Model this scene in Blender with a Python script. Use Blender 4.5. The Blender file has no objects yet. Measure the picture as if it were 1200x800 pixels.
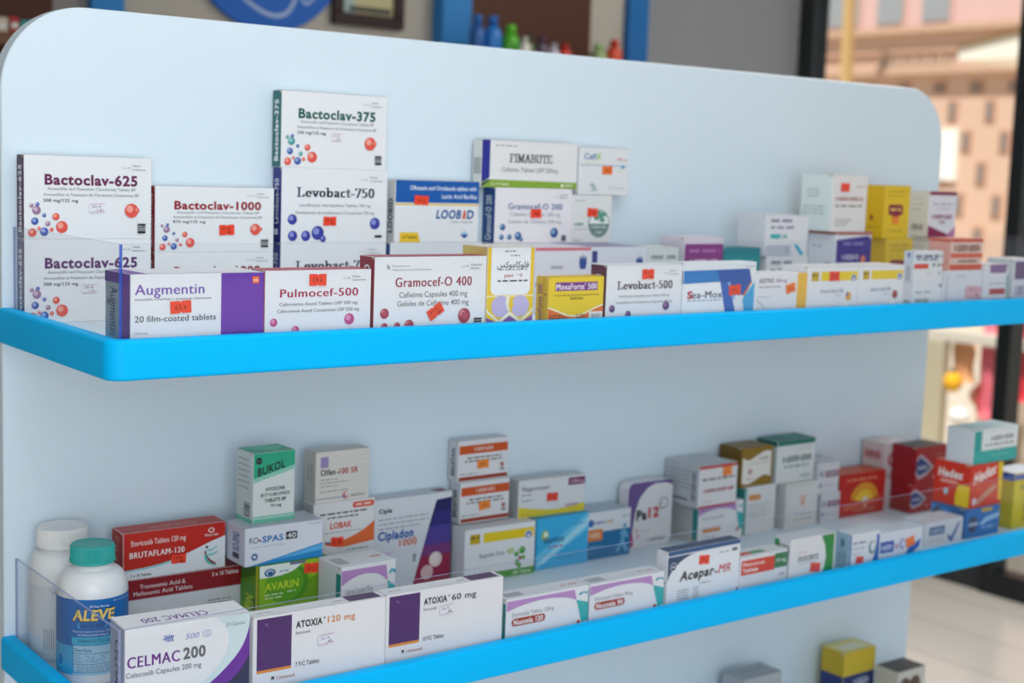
import bpy, math
from mathutils import Vector, Matrix

# ---------------------------------------------------------------- camera, world, lights, exposure
SC = bpy.context.scene
COL = SC.collection
fw = Vector((0.60420989, 0.78769952, -0.1202492))
rt = Vector((0.79556265, -0.60483565, 0.0354104))
up = Vector((0.04483825, 0.11706109, 0.99211201))
cam_d = bpy.data.cameras.new('camera')
cam = bpy.data.objects.new('camera', cam_d)
COL.objects.link(cam)
cam.matrix_world = Matrix(((rt.x, up.x, -fw.x, -0.526628), (rt.y, up.y, -fw.y, -1.317522), (rt.z, up.z, -fw.z, 0.179294), (0, 0, 0, 1)))
cam_d.sensor_width = 36.0
cam_d.lens = 1692.88 / 1200 * 36.0
cam_d.clip_start = 0.05
cam_d.clip_end = 200
cam_d.dof.use_dof = True
cam_d.dof.focus_distance = 1.52
cam_d.dof.aperture_fstop = 4.6
SC.camera = cam
SC.view_settings.view_transform = 'Standard'
SC.view_settings.look = 'None'
SC.view_settings.gamma = 1.0
SC.view_settings.use_curve_mapping = False
SC.view_settings.exposure = 0.0

world = bpy.data.worlds.new('daylight')
SC.world = world
world.use_nodes = True
bg = world.node_tree.nodes['Background']
bg.inputs['Color'].default_value = (0.80, 0.90, 1.0, 1)
bg.inputs['Strength'].default_value = 0.42


def lamp(name, kind, loc, target, energy, color, **kw):
    d = bpy.data.lights.new(name, kind)
    d.energy = energy
    d.color = color
    for k, v in kw.items():
        setattr(d, k, v)
    o = bpy.data.objects.new(name, d)
    COL.objects.link(o)
    o.location = loc
    o.rotation_euler = (Vector(target) - Vector(loc)).to_track_quat('-Z', 'Y').to_euler()
    return o


lamp('overhead_light', 'AREA', (0.12, -0.85, 1.32), (0.15, -0.3, 0), 11, (0.90, 0.96, 1.0), shape='RECTANGLE', size=1.1, size_y=0.7)
lamp('overhead_light', 'AREA', (2.95, 0.6, 1.62), (2.95, 0.6, 0), 36, (1.0, 0.97, 0.92), shape='RECTANGLE', size=1.0, size_y=0.6)  # added fill lamp that brightens the floor by the window
lamp('front_fill_light', 'AREA', (-0.95, -2.7, 0.35), (0.1, 0.3, 0.0), 40, (0.88, 0.95, 1.0), shape='RECTANGLE', size=1.8, size_y=1.8)  # added fill lamp, stands in for ambient light from the front
lamp('sun', 'SUN', (-4, -3, 8), (0, -1.6, 0), 5.3, (1.0, 0.97, 0.92), angle=0.02)

# ---------------------------------------------------------------- materials
MATS = {}


def lin(c):
    c = c / 255.0
    return c / 12.92 if c <= 0.04045 else ((c + 0.055) / 1.055) ** 2.4


def hexcol(h):
    h = h.lstrip('#')
    return tuple(lin(int(h[i:i + 2], 16)) for i in (0, 2, 4)) + (1.0,)


def mat(h, rough=0.42, spec=0.35, key=None, metal=0.0, noise=0.0):
    k = key or (h, rough)
    if k in MATS:
        return MATS[k]
    m = bpy.data.materials.new('surface_' + h.lstrip('#') if key is None else key)
    m.use_nodes = True
    nt = m.node_tree
    b = nt.nodes['Principled BSDF']
    c = hexcol(h)
    b.inputs['Base Color'].default_value = c
    b.inputs['Roughness'].default_value = rough
    b.inputs['Specular IOR Level'].default_value = spec
    b.inputs['Metallic'].default_value = metal
    if noise:
        tc = nt.nodes.new('ShaderNodeTexCoord')
        n = nt.nodes.new('ShaderNodeTexNoise')
        n.inputs['Scale'].default_value = 14
        n.inputs['Detail'].default_value = 5
        r = nt.nodes.new('ShaderNodeMapRange')
        r.inputs['To Min'].default_value = 1 - noise
        r.inputs['To Max'].default_value = 1 + noise
        hsv = nt.nodes.new('ShaderNodeHueSaturation')
        hsv.inputs['Color'].default_value = c
        nt.links.new(tc.outputs['Object'], n.inputs['Vector'])
        nt.links.new(n.outputs['Fac'], r.inputs['Value'])
        nt.links.new(r.outputs['Result'], hsv.inputs['Value'])
        nt.links.new(hsv.outputs['Color'], b.inputs['Base Color'])
        bp = nt.nodes.new('ShaderNodeBump')
        bp.inputs['Strength'].default_value = 0.04
        nt.links.new(n.outputs['Fac'], bp.inputs['Height'])
        nt.links.new(bp.outputs['Normal'], b.inputs['Normal'])
    MATS[k] = m
    return m


def board_mat(h):
    """uncoated carton board: a little darker than the printed colour"""
    k = 'board_' + h
    if k not in MATS:
        m = mat(h, key=k)
        b = m.node_tree.nodes['Principled BSDF']
        c = hexcol(h)
        b.inputs['Base Color'].default_value = (c[0] * .95, c[1] * .95, c[2] * .95, 1)
    return MATS[k]


def clear_mat(key, tint, edge=None, edge_mix=0.0, refl=0.4):
    if key in MATS:
        return MATS[key]
    m = bpy.data.materials.new(key)
    m.use_nodes = True
    nt = m.node_tree
    for n in list(nt.nodes):
        nt.nodes.remove(n)
    out = nt.nodes.new('ShaderNodeOutputMaterial')
    tr = nt.nodes.new('ShaderNodeBsdfTransparent')
    tr.inputs['Color'].default_value = tint + (1,)
    gl = nt.nodes.new('ShaderNodeBsdfGlossy')
    gl.inputs['Roughness'].default_value = 0.03
    lw = nt.nodes.new('ShaderNodeLayerWeight')
    lw.inputs['Blend'].default_value = 0.5
    mx = nt.nodes.new('ShaderNodeMixShader')
    pw = nt.nodes.new('ShaderNodeMath')
    pw.operation = 'POWER'
    pw.inputs[1].default_value = 4.0
    mul = nt.nodes.new('ShaderNodeMath')
    mul.operation = 'MULTIPLY_ADD'
    mul.inputs[1].default_value = refl
    mul.inputs[2].default_value = 0.02
    nt.links.new(lw.outputs['Facing'], pw.inputs[0])
    nt.links.new(pw.outputs[0], mul.inputs[0])
    nt.links.new(mul.outputs[0], mx.inputs['Fac'])
    last = tr
    if edge:
        df = nt.nodes.new('ShaderNodeBsdfDiffuse')
        df.inputs['Color'].default_value = hexcol(edge)
        m2 = nt.nodes.new('ShaderNodeMixShader')
        m2.inputs['Fac'].default_value = edge_mix
        nt.links.new(tr.outputs[0], m2.inputs[1])
        nt.links.new(df.outputs[0], m2.inputs[2])
        last = m2
    nt.links.new(last.outputs[0], mx.inputs[1])
    nt.links.new(gl.outputs[0], mx.inputs[2])
    nt.links.new(mx.outputs[0], out.inputs['Surface'])
    MATS[key] = m
    return m


# ---------------------------------------------------------------- mesh helpers
class MB:
    """collects geometry with a material per face and links it as one mesh object"""

    def __init__(self):
        self.v, self.f, self.mi, self.mats, self.sm = [], [], [], [], []

    def slot(self, m):
        if m not in self.mats:
            self.mats.append(m)
        return self.mats.index(m)

    def add(self, verts, faces, m, smooth=False):
        b = len(self.v)
        s = self.slot(m)
        self.v += [tuple(p) for p in verts]
        for f in faces:
            self.f.append([b + i for i in f])
            self.mi.append(s)
            self.sm.append(smooth)

    def box(self, x0, x1, y0, y1, z0, z1, m, bev=0.0):
        if bev <= 0:
            vs = [(x, y, z) for x in (x0, x1) for y in (y0, y1) for z in (z0, z1)]
            self.add(vs, [(0, 1, 3, 2), (4, 6, 7, 5), (0, 4, 5, 1), (2, 3, 7, 6), (0, 2, 6, 4), (1, 5, 7, 3)], m)
            return
        X, Y, Z = (x0, x1), (y0, y1), (z0, z1)
        s = (1, -1)
        vs, idx = [], {}
        for i in (0, 1):
            for j in (0, 1):
                for k in (0, 1):
                    for a in range(3):
                        p = [X[i], Y[j], Z[k]]
                        for q, sg in zip(range(3), (s[i], s[j], s[k])):
                            if q != a:
                                p[q] += sg * bev
                        idx[i, j, k, a] = len(vs)
                        vs.append(p)
        fs = []
        for i in (0, 1):
            fs.append([idx[i, 0, 0, 0], idx[i, 1, 0, 0], idx[i, 1, 1, 0], idx[i, 0, 1, 0]])
            fs.append([idx[0, i, 0, 1], idx[1, i, 0, 1], idx[1, i, 1, 1], idx[0, i, 1, 1]])
            fs.append([idx[0, 0, i, 2], idx[1, 0, i, 2], idx[1, 1, i, 2], idx[0, 1, i, 2]])
            for j in (0, 1):
                fs.append([idx[0, i, j, 1], idx[1, i, j, 1], idx[1, i, j, 2], idx[0, i, j, 2]])
                fs.append([idx[i, 0, j, 0], idx[i, 1, j, 0], idx[i, 1, j, 2], idx[i, 0, j, 2]])
                fs.append([idx[i, j, 0, 0], idx[i, j, 1, 0], idx[i, j, 1, 1], idx[i, j, 0, 1]])
                for k in (0, 1):
                    fs.append([idx[i, j, k, 0], idx[i, j, k, 1], idx[i, j, k, 2]])
        self.add(vs, fs, m)

    def lathe(self, prof, m, n=48, cx=0, cy=0, cap=True, ribs=0, rib_d=0.0, rib_seg=None, smooth=True):
        vs, fs = [], []
        for k, (r, z) in enumerate(prof):
            for i in range(n):
                a = 2 * math.pi * i / n
                rr = r
                if ribs and rib_seg and rib_seg[0] <= k <= rib_seg[1] and i % 2:
                    rr = r - rib_d
                vs.append((cx + rr * math.cos(a), cy + rr * math.sin(a), z))
        for k in range(len(prof) - 1):
            for i in range(n):
                j = (i + 1) % n
                fs.append((k * n + i, k * n + j, (k + 1) * n + j, (k + 1) * n + i))
        if cap:
            fs.append(tuple(range(n))[::-1])
            fs.append(tuple((len(prof) - 1) * n + i for i in range(n)))
        self.add(vs, fs, m, smooth)

    def prism(self, pts, y0, y1, m, bev=0.0):
        """outline in x,z extruded along y, with a small chamfer on the front edge"""
        n = len(pts)
        cx = sum(p[0] for p in pts) / n
        cz = sum(p[1] for p in pts) / n
        loops = [(y0, bev), (y0 + bev, 0), (y1 - bev, 0), (y1, bev)] if bev else [(y0, 0), (y1, 0)]
        vs, fs = [], []
        for y, o in loops:
            for i, (x, z) in enumerate(pts):
                if o:
                    ax, az = pts[i - 1]
                    bx, bz = pts[(i + 1) % n]
                    tx, tz = bx - ax, bz - az
                    L = math.hypot(tx, tz) or 1
                    nx, nz = -tz / L, tx / L
                    if (cx - x) * nx + (cz - z) * nz < 0:
                        nx, nz = -nx, -nz
                    x, z = x + nx * o, z + nz * o
                vs.append((x, y, z))
        for k in range(len(loops) - 1):
            for i in range(n):
                j = (i + 1) % n
                fs.append((k * n + i, k * n + j, (k + 1) * n + j, (k + 1) * n + i))
        fs.append(tuple(range(n)))
        fs.append(tuple((len(loops) - 1) * n + i for i in range(n))[::-1])
        self.add(vs, fs, m)

    def obj(self, name, parent=None, loc=None, rz=0.0, rot=None):
        me = bpy.data.meshes.new(name)
        me.from_pydata(self.v, [], self.f)
        for m in self.mats:
            me.materials.append(m)
        me.polygons.foreach_set('material_index', self.mi)
        me.polygons.foreach_set('use_smooth', self.sm)
        me.update()
        o = bpy.data.objects.new(name, me)
        COL.objects.link(o)
        if parent:
            o.parent = parent
        if loc:
            o.location = loc
        o.rotation_euler = rot or (0, 0, rz)
        return o


def fix_normals(o):
    import bmesh
    bm = bmesh.new()
    bm.from_mesh(o.data)
    bmesh.ops.recalc_face_normals(bm, faces=bm.faces)
    bm.to_mesh(o.data)
    bm.free()
    return o


def empty(name, loc=(0, 0, 0), rz=0):
    o = bpy.data.objects.new(name, None)
    COL.objects.link(o)
    o.location = loc
    o.rotation_euler = (0, 0, rz)
    o.empty_display_size = 0.02
    return o


def tag(o, label=None, cat=None, group=None, kind=None):
    for k, v in (('label', label), ('category', cat), ('group', group), ('kind', kind)):
        if v:
            o[k] = v
    return o


# ---------------------------------------------------------------- printing: flat ink shapes on a pack face
TXT, TWICE = {}, {}
_tc = bpy.data.curves.new('lettering', 'FONT')
_tc.resolution_u = 3
_to = bpy.data.objects.new('lettering', _tc)


def glyphs(s, bold=0.0, sp=1.0):
    k = (s, bold, sp)
    if k not in TXT:
        if _to.name not in COL.objects:
            COL.objects.link(_to)
        _tc.body = s
        sharp = bool(set(s) & set('MmW'))   # offsetting fills the acute corners of these letters: print them twice, shifted
        _tc.offset = 0.0 if sharp else bold * 1.05
        _tc.space_character = 1.0 + bold * 3.0
        bpy.context.view_layer.update()
        dg = bpy.context.evaluated_depsgraph_get()
        ev = _to.evaluated_get(dg)
        me = ev.to_mesh()
        vs = [(v.co.x, v.co.y) for v in me.vertices]
        fs = [tuple(p.vertices) for p in me.polygons]
        ev.to_mesh_clear()
        if sharp and bold:
            TWICE[k] = bold * 1.3 / ((max(v[0] for v in vs) - min(v[0] for v in vs)) or 1)
        xs = [p[0] for p in vs] or [0, 1]
        x0, x1 = min(xs), max(xs)
        w = (x1 - x0) or 1
        TXT[k] = ([((x - x0) / w, y / 0.70) for x, y in vs], fs)
    return TXT[k]


def _ell(cx, cy, rx, ry, a0=0, a1=360, n=20):
    return [(cx + rx * math.cos(math.radians(a0 + (a1 - a0) * i / n)), cy + ry * math.sin(math.radians(a0 + (a1 - a0) * i / n))) for i in range(n + 1)]


SERIF = {
    'L': (.74, [[(.2, 1), (.2, 0)], [(.06, .975), (.38, .975)], [(.06, .025), (.6, .025), (.66, .25)]]),
    'e': (.58, [_ell(.28, .32, .19, .3, 0, 320), [(.1, .34), (.46, .34)]]),
    'v': (.56, [[(.06, .62), (.27, .03)], [(.27, .03), (.48, .62)], [(-.03, .62), (.2, .62)], [(.38, .62), (.56, .62)]]),
    'o': (.6, [_ell(.29, .32, .2, .3)]),
    'b': (.64, [[(.13, 1), (.13, .03)], [(0, .975), (.13, .975)], _ell(.34, .32, .19, .3)]),
    'a': (.56, [[(.1, .5), (.16, .6), (.28, .63), (.4, .55), (.4, .1), (.44, .03), (.54, .04)], [(.4, .4), (.2, .32), (.1, .18), (.16, .05), (.28, .03), (.4, .14)]]),
    'c': (.5, [_ell(.28, .32, .19, .3, 50, 310)]),
    't': (.38, [[(.17, .85), (.17, .15), (.22, .04), (.36, .05)], [(.02, .62), (.36, .62)]]),
    '-': (.36, [[(.03, .33), (.29, .33)], [(.03, .3), (.29, .3)]]),
    '5': (.58, [[(.46, .97), (.16, .97), (.12, .55), (.25, .6), (.42, .52), (.47, .32), (.4, .1), (.24, .02), (.08, .1)]]),
    '0': (.6, [_ell(.29, .5, .2, .48)]),
    '7': (.56, [[(.06, .8), (.06, .97), (.5, .97), (.2, 0)]]),
    'F': (.66, [[(.17, 1), (.17, 0)], [(.02, .97), (.56, .97), (.56, .78)], [(.17, .52), (.42, .52)], [(.02, .03), (.34, .03)]]),
    'I': (.4, [[(.2, 1), (.2, 0)], [(.04, .97), (.36, .97)], [(.04, .03), (.36, .03)]]),
    'M': (1.0, [[(.17, 1), (.17, 0)], [(.2, 1), (.5, .1), (.8, 1)], [(.83, 1), (.83, 0)], [(.02, .97), (.2, .97)], [(.8, .97), (.98, .97)], [(.02, .03), (.32, .03)], [(.68, .03), (.98, .03)]]),
    'A': (.84, [[(.12, .0), (.42, 1), (.72, 0)], [(.24, .34), (.6, .34)], [(0, .03), (.26, .03)], [(.58, .03), (.84, .03)]]),
    'B': (.74, [[(.17, 1), (.17, 0)], [(.02, .97), (.45, .97), (.6, .85), (.6, .65), (.45, .53), (.17, .53)], [(.45, .53), (.66, .4), (.66, .15), (.5, .03), (.02, .03)]]),
    'U': (.84, [[(.17, 1), (.17, .25), (.28, .06), (.45, .02), (.6, .08), (.68, .25), (.68, 1)], [(.02, .97), (.34, .97)], [(.52, .97), (.84, .97)]]),
    'T': (.74, [[(.37, 1), (.37, 0)], [(.04, .76), (.04, .97), (.7, .97), (.7, .76)], [(.2, .03), (.54, .03)]]),
    'E': (.72, [[(.17, 1), (.17, 0)], [(.02, .97), (.6, .97), (.6, .78)], [(.17, .52), (.45, .52)], [(.02, .03), (.64, .03), (.64, .25)]]),
}


def serif(s, nx=.17, ny=.07):
    k = ('serif', s)
    if k in TXT:
        return TXT[k]
    vs, fs, pen = [], [], 0.0
    for ch in s:
        adv, lines = SERIF[ch]
        for ln in lines:
            for (ax, ay), (bx, by) in zip(ln[:-1], ln[1:]):
                pts = [(px + sx * nx / 2, py + sy * ny / 2) for px, py in ((ax, ay), (bx, by)) for sx in (-1, 1) for sy in (-1, 1)]
                pts = sorted(set(pts))

                def half(seq):
                    h = []
                    for p in seq:
                        while len(h) > 1 and (h[-1][0] - h[-2][0]) * (p[1] - h[-2][1]) - (h[-1][1] - h[-2][1]) * (p[0] - h[-2][0]) <= 0:
                            h.pop()
                        h.append(p)
                    return h
                hull = half(pts)[:-1] + half(pts[::-1])[:-1]
                b = len(vs)
                vs += [(pen + x, y) for x, y in hull]
                fs.append(tuple(range(b, b + len(hull))))
        pen += adv + .05
    x0, x1 = min(p[0] for p in vs), max(p[0] for p in vs)
    TXT[k] = ([((x - x0) / (x1 - x0), y) for x, y in vs], fs)
    return TXT[k]


def clip01(poly):
    lo, hi = 0.004, 0.996
    for ax, s, lim in ((0, 1, lo), (0, -1, -hi), (1, 1, lo), (1, -1, -hi)):
        out = []
        for i, p in enumerate(poly):
            q = poly[i - 1]
            a, b = q[ax] * s - lim, p[ax] * s - lim
            if (a >= 0) != (b >= 0):
                t = a / (a - b)
                out.append((q[0] + (p[0] - q[0]) * t, q[1] + (p[1] - q[1]) * t))
            if b >= 0:
                out.append(p)
        poly = out
        if not poly:
            return []
    return poly


def smooth_pts(pts, n=6):
    """open Catmull-Rom through pts"""
    out = []
    P = [pts[0]] + list(pts) + [pts[-1]]
    for i in range(1, len(P) - 2):
        a, b, c, d = P[i - 1:i + 3]
        for k in range(n):
            t = k / n
            out.append(tuple(0.5 * (2 * b[j] + (c[j] - a[j]) * t + (2 * a[j] - 5 * b[j] + 4 * c[j] - d[j]) * t * t + (3 * b[j] - a[j] - 3 * c[j] + d[j]) * t ** 3) for j in (0, 1)))
    out.append(tuple(pts[-1]))
    return out


class Print:
    """draws ink shapes on a face: u right, v down, both 0..1; wu, hv are the face's size in metres"""

    def __init__(self, mb, place, wu, hv, step=3e-5, cols=1):
        self.mb, self.place, self.wu, self.hv, self.e, self.step, self.cols = mb, place, wu, hv, 2e-4, step, cols

    def _put(self, pts, faces, col):
        self.e += self.step
        self.mb.add([self.place(u, v, self.e) for u, v in pts], faces, mat(col))

    def P(self, pts, col):
        p = clip01(list(pts))
        if len(p) > 2:
            self._put(p, [tuple(range(len(p)))], col)

    def R(self, u0, v0, u1, v1, col):
        n = self.cols
        if n > 1:
            pts, fs = [], []
            for i in range(n + 1):
                u = u0 + (u1 - u0) * i / n
                pts += [(u, v0), (u, v1)]
            fs = [(2 * i, 2 * i + 1, 2 * i + 3, 2 * i + 2) for i in range(n)]
            self._put(pts, fs, col)
        else:
            self.P([(u0, v0), (u1, v0), (u1, v1), (u0, v1)], col)

    def E(self, u, v, r, col, k=1.0, a0=0, a1=360, n=22):
        """ellipse of radius r (share of the height), k times as wide"""
        ru = r * self.hv / self.wu * k
        pts = [(u + ru * math.cos(math.radians(a0 + (a1 - a0) * i / n)), v + r * math.sin(math.radians(a0 + (a1 - a0) * i / n))) for i in range(n + (0 if a1 - a0 == 360 else 1))]
        self.P(pts, col)

    def dot(self, u, v, r, col, hi):
        self.E(u, v, r, col)
        q = r * self.hv / self.wu
        self.E(u - .25 * q, v - .25 * r, r * .5, hi)

    def RR(self, u0, v0, u1, v1, r, col):
        ru = r * self.hv / self.wu
        pts = []
        for cu, cv, a in ((u1 - ru, v0 + r, -90), (u1 - ru, v1 - r, 0), (u0 + ru, v1 - r, 90), (u0 + ru, v0 + r, 180)):
            pts += [(cu + ru * math.cos(math.radians(a + 15 * i)), cv + r * math.sin(math.radians(a + 15 * i))) for i in range(7)]
        self.P(pts, col)

    def T(self, s, u0, u1, v0, v1, col, bold=0.0, it=0.0, rot=0, font=None, up=0.0):
        """text from u0 to u1, capitals from v0 down to the baseline v1; rot 90 reads upward, -90 downward, 180 upside down; up tilts it"""
        pts, fs = serif(s) if font else glyphs(s, bold)
        out = []
        for x, y in pts:
            x += it * y * (v1 - v0) * self.hv / ((u1 - u0) * self.wu)
            if rot == 90:
                out.append((u1 - (u1 - u0) * y, v1 - (v1 - v0) * x))
            elif rot == -90:
                out.append((u0 + (u1 - u0) * y, v0 + (v1 - v0) * x))
            elif rot == 180:
                out.append((u1 - (u1 - u0) * x, v0 + (v1 - v0) * y))
            else:
                out.append((u0 + (u1 - u0) * x, v1 - (v1 - v0) * y - up * x))
        self._put(out, fs, col)
        k = TWICE.get((s, bold, 1.0)) if not font else None
        if k:
            if rot in (90, -90):
                self._put([(u, v + (v1 - v0) * k * (1 if rot == -90 else -1)) for u, v in out], fs, col)
            else:
                self._put([(u + (u1 - u0) * k * (-1 if rot == 180 else 1), v) for u, v in out], fs, col)

    def G(self, u0, v0, u1, v1, col='8a8d92', seed=1, fill=0.5):
        """one line of print too small to read: short dashes"""
        u, k = u0, seed * 7 + 3
        L = (0.9 + 0.5 * ((k * 13) % 7) / 7) * (v1 - v0) * self.hv / self.wu * 2.6
        pts, fs = [], []
        while u < u1:
            k += 1
            w = L * (0.5 + ((k * 37) % 11) / 10)
            e = min(u + w, u1)
            b = len(pts)
            m = (v1 - v0) * (1 - fill) / 2
            pts += [(u, v0 + m), (e, v0 + m), (e, v1 - m), (u, v1 - m)]
            fs.append((b, b + 1, b + 2, b + 3))
            u = e + L * .3
        if fs:
            self._put(pts, fs, col)

    def W(self, u0, u1, v0, v1, col, n, seed=1):
        """a word too blurred to read: n upright letter shapes without meaning"""
        pts, fs = [], []
        p = (u1 - u0) / n

        def q(a, b, c, d):
            k = len(pts)
            pts.extend([(a, b), (c, b), (c, d), (a, d)])
            fs.append((k, k + 1, k + 2, k + 3))
        for i in range(n):
            a, t, k = u0 + p * i, p * .26, (i * 5 + seed) % 4
            q(a, v0, a + t, v1)
            if k != 1:
                q(a + p * .5, v0, a + p * .5 + t, v1)
            m = v0 + (v1 - v0) * (0, .4, .8, .4)[k]
            q(a, m, a + p * .76, m + (v1 - v0) * .2)
        self._put(pts, fs, col)

    def bars(self, u0, v0, u1, v1, col='303338', n=16, horiz=False):
        pts, fs = [], []
        for i in range(n):
            t = i / n
            w = (0.35 + 0.4 * ((i * 29) % 5) / 5) / n
            b = len(pts)
            if horiz:
                a, c = v0 + (v1 - v0) * t, v0 + (v1 - v0) * (t + w)
                pts += [(u0, a), (u1, a), (u1, c), (u0, c)]
            else:
                a, c = u0 + (u1 - u0) * t, u0 + (u1 - u0) * (t + w)
                pts += [(a, v0), (c, v0), (c, v1), (a, v1)]
            fs.append((b, b + 1, b + 2, b + 3))
        self._put(pts, fs, col)


class Carton:
    """a folding carton: bevelled board body with its end flap and tuck notches, and print on three faces"""

    def __init__(self, key, board='eceef0', top=None, left=None, round_r=0.0, leftw=None):
        x, y, z, w, d, h, a = TAB[key]
        self.key, self.w, self.d, self.h = key, w, d, h
        self.loc, self.rz = (x, y, z), a
        mb = self.mb = MB()
        B = board_mat(board)
        if round_r:
            pts = []
            for cx, cz, a0 in ((w - round_r, h - round_r, 0), (round_r, h - round_r, 90), (round_r, round_r, 180), (w - round_r, round_r, 270)):
                pts += [(cx + round_r * math.cos(math.radians(a0 + 15 * i)), cz + round_r * math.sin(math.radians(a0 + 15 * i))) for i in range(7)]
            mb.prism(pts, 0, d, B, 0.0008)
        else:
            mb.box(0, w, 0, d, 0, h, B, 0.0006)
        self.F = Print(mb, lambda u, v, e: (u * w, -e, (1 - v) * h), w, h)
        self.L = Print(mb, lambda u, v, e: (-e, (1 - u) * d, (1 - v) * h), d, h)
        self.U = Print(mb, lambda u, v, e: (u * w, (1 - v) * d, h + e), w, d)
        if left:
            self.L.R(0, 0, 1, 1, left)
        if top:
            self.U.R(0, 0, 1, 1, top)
        if not round_r:
            # end flap: a tucked panel a little proud of the side, and the dark tuck slit along its edge
            fl = mat(left or board)
            e = 0.0006
            mb.add([(-e, d * .04, h * .03), (-e, d * .96, h * .03), (-e, d * .96, h * .985), (-e, d * .04, h * .985),
                    (0, d * .02, h * .02), (0, d * .98, h * .02), (0, d * .98, h * .99), (0, d * .02, h * .99)],
                   [(0, 1, 2, 3), (0, 4, 5, 1), (1, 5, 6, 2), (2, 6, 7, 3), (3, 7, 4, 0)], fl)
            self.L.e = 0.0008
            self.U.R(.004, .93, .996, .96, 'c9cbcd' if not top else top)
            self.L.R(.86, .0, .98, .03, 'cdb999')

    def done(self, label, group, name='medicine_box', cat='medicine box'):
        o = self.mb.obj(name, None, self.loc, self.rz)
        tag(o, label, cat, group)
        self.o = o
        return self

    def sticker(self, u, v, w, h, rot=0, col='f0452a', text='', ink='7d1408', name='price_sticker', lines=None):
        """a price-gun label: notched at the middle of its long edges, stuck on the front"""
        mb = MB()
        e0, e1 = -0.0011, -0.0013
        n = h * 0.12
        out = [(-w / 2, -h / 2), (-n, -h / 2), (0, -h / 2 + n), (n, -h / 2), (w / 2, -h / 2), (w / 2, h / 2), (n, h / 2), (0, h / 2 - n), (-n, h / 2), (-w / 2, h / 2)]
        c, s = math.cos(math.radians(rot)), math.sin(math.radians(rot))
        R = lambda p: (p[0] * c - p[1] * s, p[0] * s + p[1] * c)
        out = [R(p) for p in out]
        N = len(out)
        vs = [(x, e0, z) for x, z in out] + [(x, e1, z) for x, z in out]
        fs = [tuple(range(N, 2 * N))] + [(i, (i + 1) % N, N + (i + 1) % N, N + i) for i in range(N)]
        mb.add(vs, fs, mat(col))
        pr = Print(mb, lambda uu, vv, e: (R(((uu - .5) * w, (.5 - vv) * h))[0], e1 - e * .3, R(((uu - .5) * w, (.5 - vv) * h))[1]), w, h)
        if lines:
            pr.R(.02, .04, .98, .09, lines)
            pr.R(.02, .88, .98, .93, lines)
        if text:
            parts = text.split('|')
            if len(parts) == 1:
                pr.T(text, .22, .78, .3, .7, ink)
            else:
                pr.T(parts[0], .16, .72, .2, .46, ink)
                pr.T(parts[1], .45, .85, .58, .84, ink)
        o = mb.obj(name, self.o, (u * self.w, 0, (1 - v) * self.h))
        return self


ORANGE, RED = 'f2742a', 'ee4128'
# ---------------------------------------------------------------- the room
FLOOR_Z, WALL_Y, WIN_X = -1.2, 2.45, 3.7


def structure(name, mb):
    return tag(mb.obj(name), kind='structure')


def tile_mat():
    m = bpy.data.materials.new('floor_tiles')
    m.use_nodes = True
    nt = m.node_tree
    b = nt.nodes['Principled BSDF']
    tc = nt.nodes.new('ShaderNodeTexCoord')
    mp = nt.nodes.new('ShaderNodeMapping')
    mp.inputs['Location'].default_value = (0.11, 0.4, 0)
    br = nt.nodes.new('ShaderNodeTexBrick')
    br.offset = 0.0
    br.inputs['Scale'].default_value = 1.0
    br.inputs['Brick Width'].default_value = 0.28
    br.inputs['Row Height'].default_value = 2.4
    br.inputs['Mortar Size'].default_value = 0.003
    br.inputs['Color1'].default_value = hexcol('efe8de')
    br.inputs['Color2'].default_value = hexcol('e9e2d8')
    br.inputs['Mortar'].default_value = hexcol('b4afa8')
    nt.links.new(tc.outputs['Object'], mp.inputs['Vector'])
    nt.links.new(mp.outputs['Vector'], br.inputs['Vector'])
    nt.links.new(br.outputs['Color'], b.inputs['Base Color'])
    b.inputs['Roughness'].default_value = 0.22
    return m


m = MB()
m.box(-3, WIN_X, -4, WALL_Y, FLOOR_Z - .05, FLOOR_Z, tile_mat())
structure('floor', m)
m = MB()
m.box(-3, WIN_X, -4, WALL_Y, 1.7, 1.75, mat('e6e6e4', .8))
structure('ceiling', m)
m = MB()
m.box(-3, 2.913, WALL_Y, WALL_Y + .1, FLOOR_Z, 1.7, mat('b0aaa0', .8))
m.box(2.913, WIN_X + .08, WALL_Y, WALL_Y + .1, FLOOR_Z, 1.7, mat('84868a', .8))
structure('wall_back', m)
m = MB()
m.box(-3.1, -3, -4, WALL_Y, FLOOR_Z, 1.7, mat('b4b4b0', .8))
structure('wall_left_unseen', m)  # unseen wall, added to hold back ambient light from the left

FR = mat('1d2124', .4)
m = MB()
m.box(WIN_X - .03, WIN_X + .05, 2.372, 2.45, FLOOR_Z, 1.7, FR, .004)
m.box(WIN_X - .03, WIN_X + .05, 1.447, 1.505, FLOOR_Z, 1.7, FR, .004)
m.box(WIN_X - .03, WIN_X + .05, -4, 2.372, .845, .905, FR, .004)
m.box(WIN_X - .02, WIN_X + .04, 1.505, 2.372, FLOOR_Z, -.93, mat('33373b', .5), .004)
m.box(WIN_X - .03, WIN_X + .05, .55, 1.447, FLOOR_Z, -1.12, FR, .004)
m.box(WIN_X - .03, WIN_X + .05, .49, .55, FLOOR_Z, 1.7, FR, .004)
fr = structure('window_1', m)
m = MB()
m.box(WIN_X + .004, WIN_X + .012, 1.505, 2.372, -.93, .845, clear_mat('window_glass', (.98, .99, .99), refl=.3))
m.box(WIN_X + .004, WIN_X + .012, .55, 1.447, -1.12, .845, clear_mat('window_glass', (.98, .99, .99), refl=.3))
m.obj('window_pane', fr)

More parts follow.
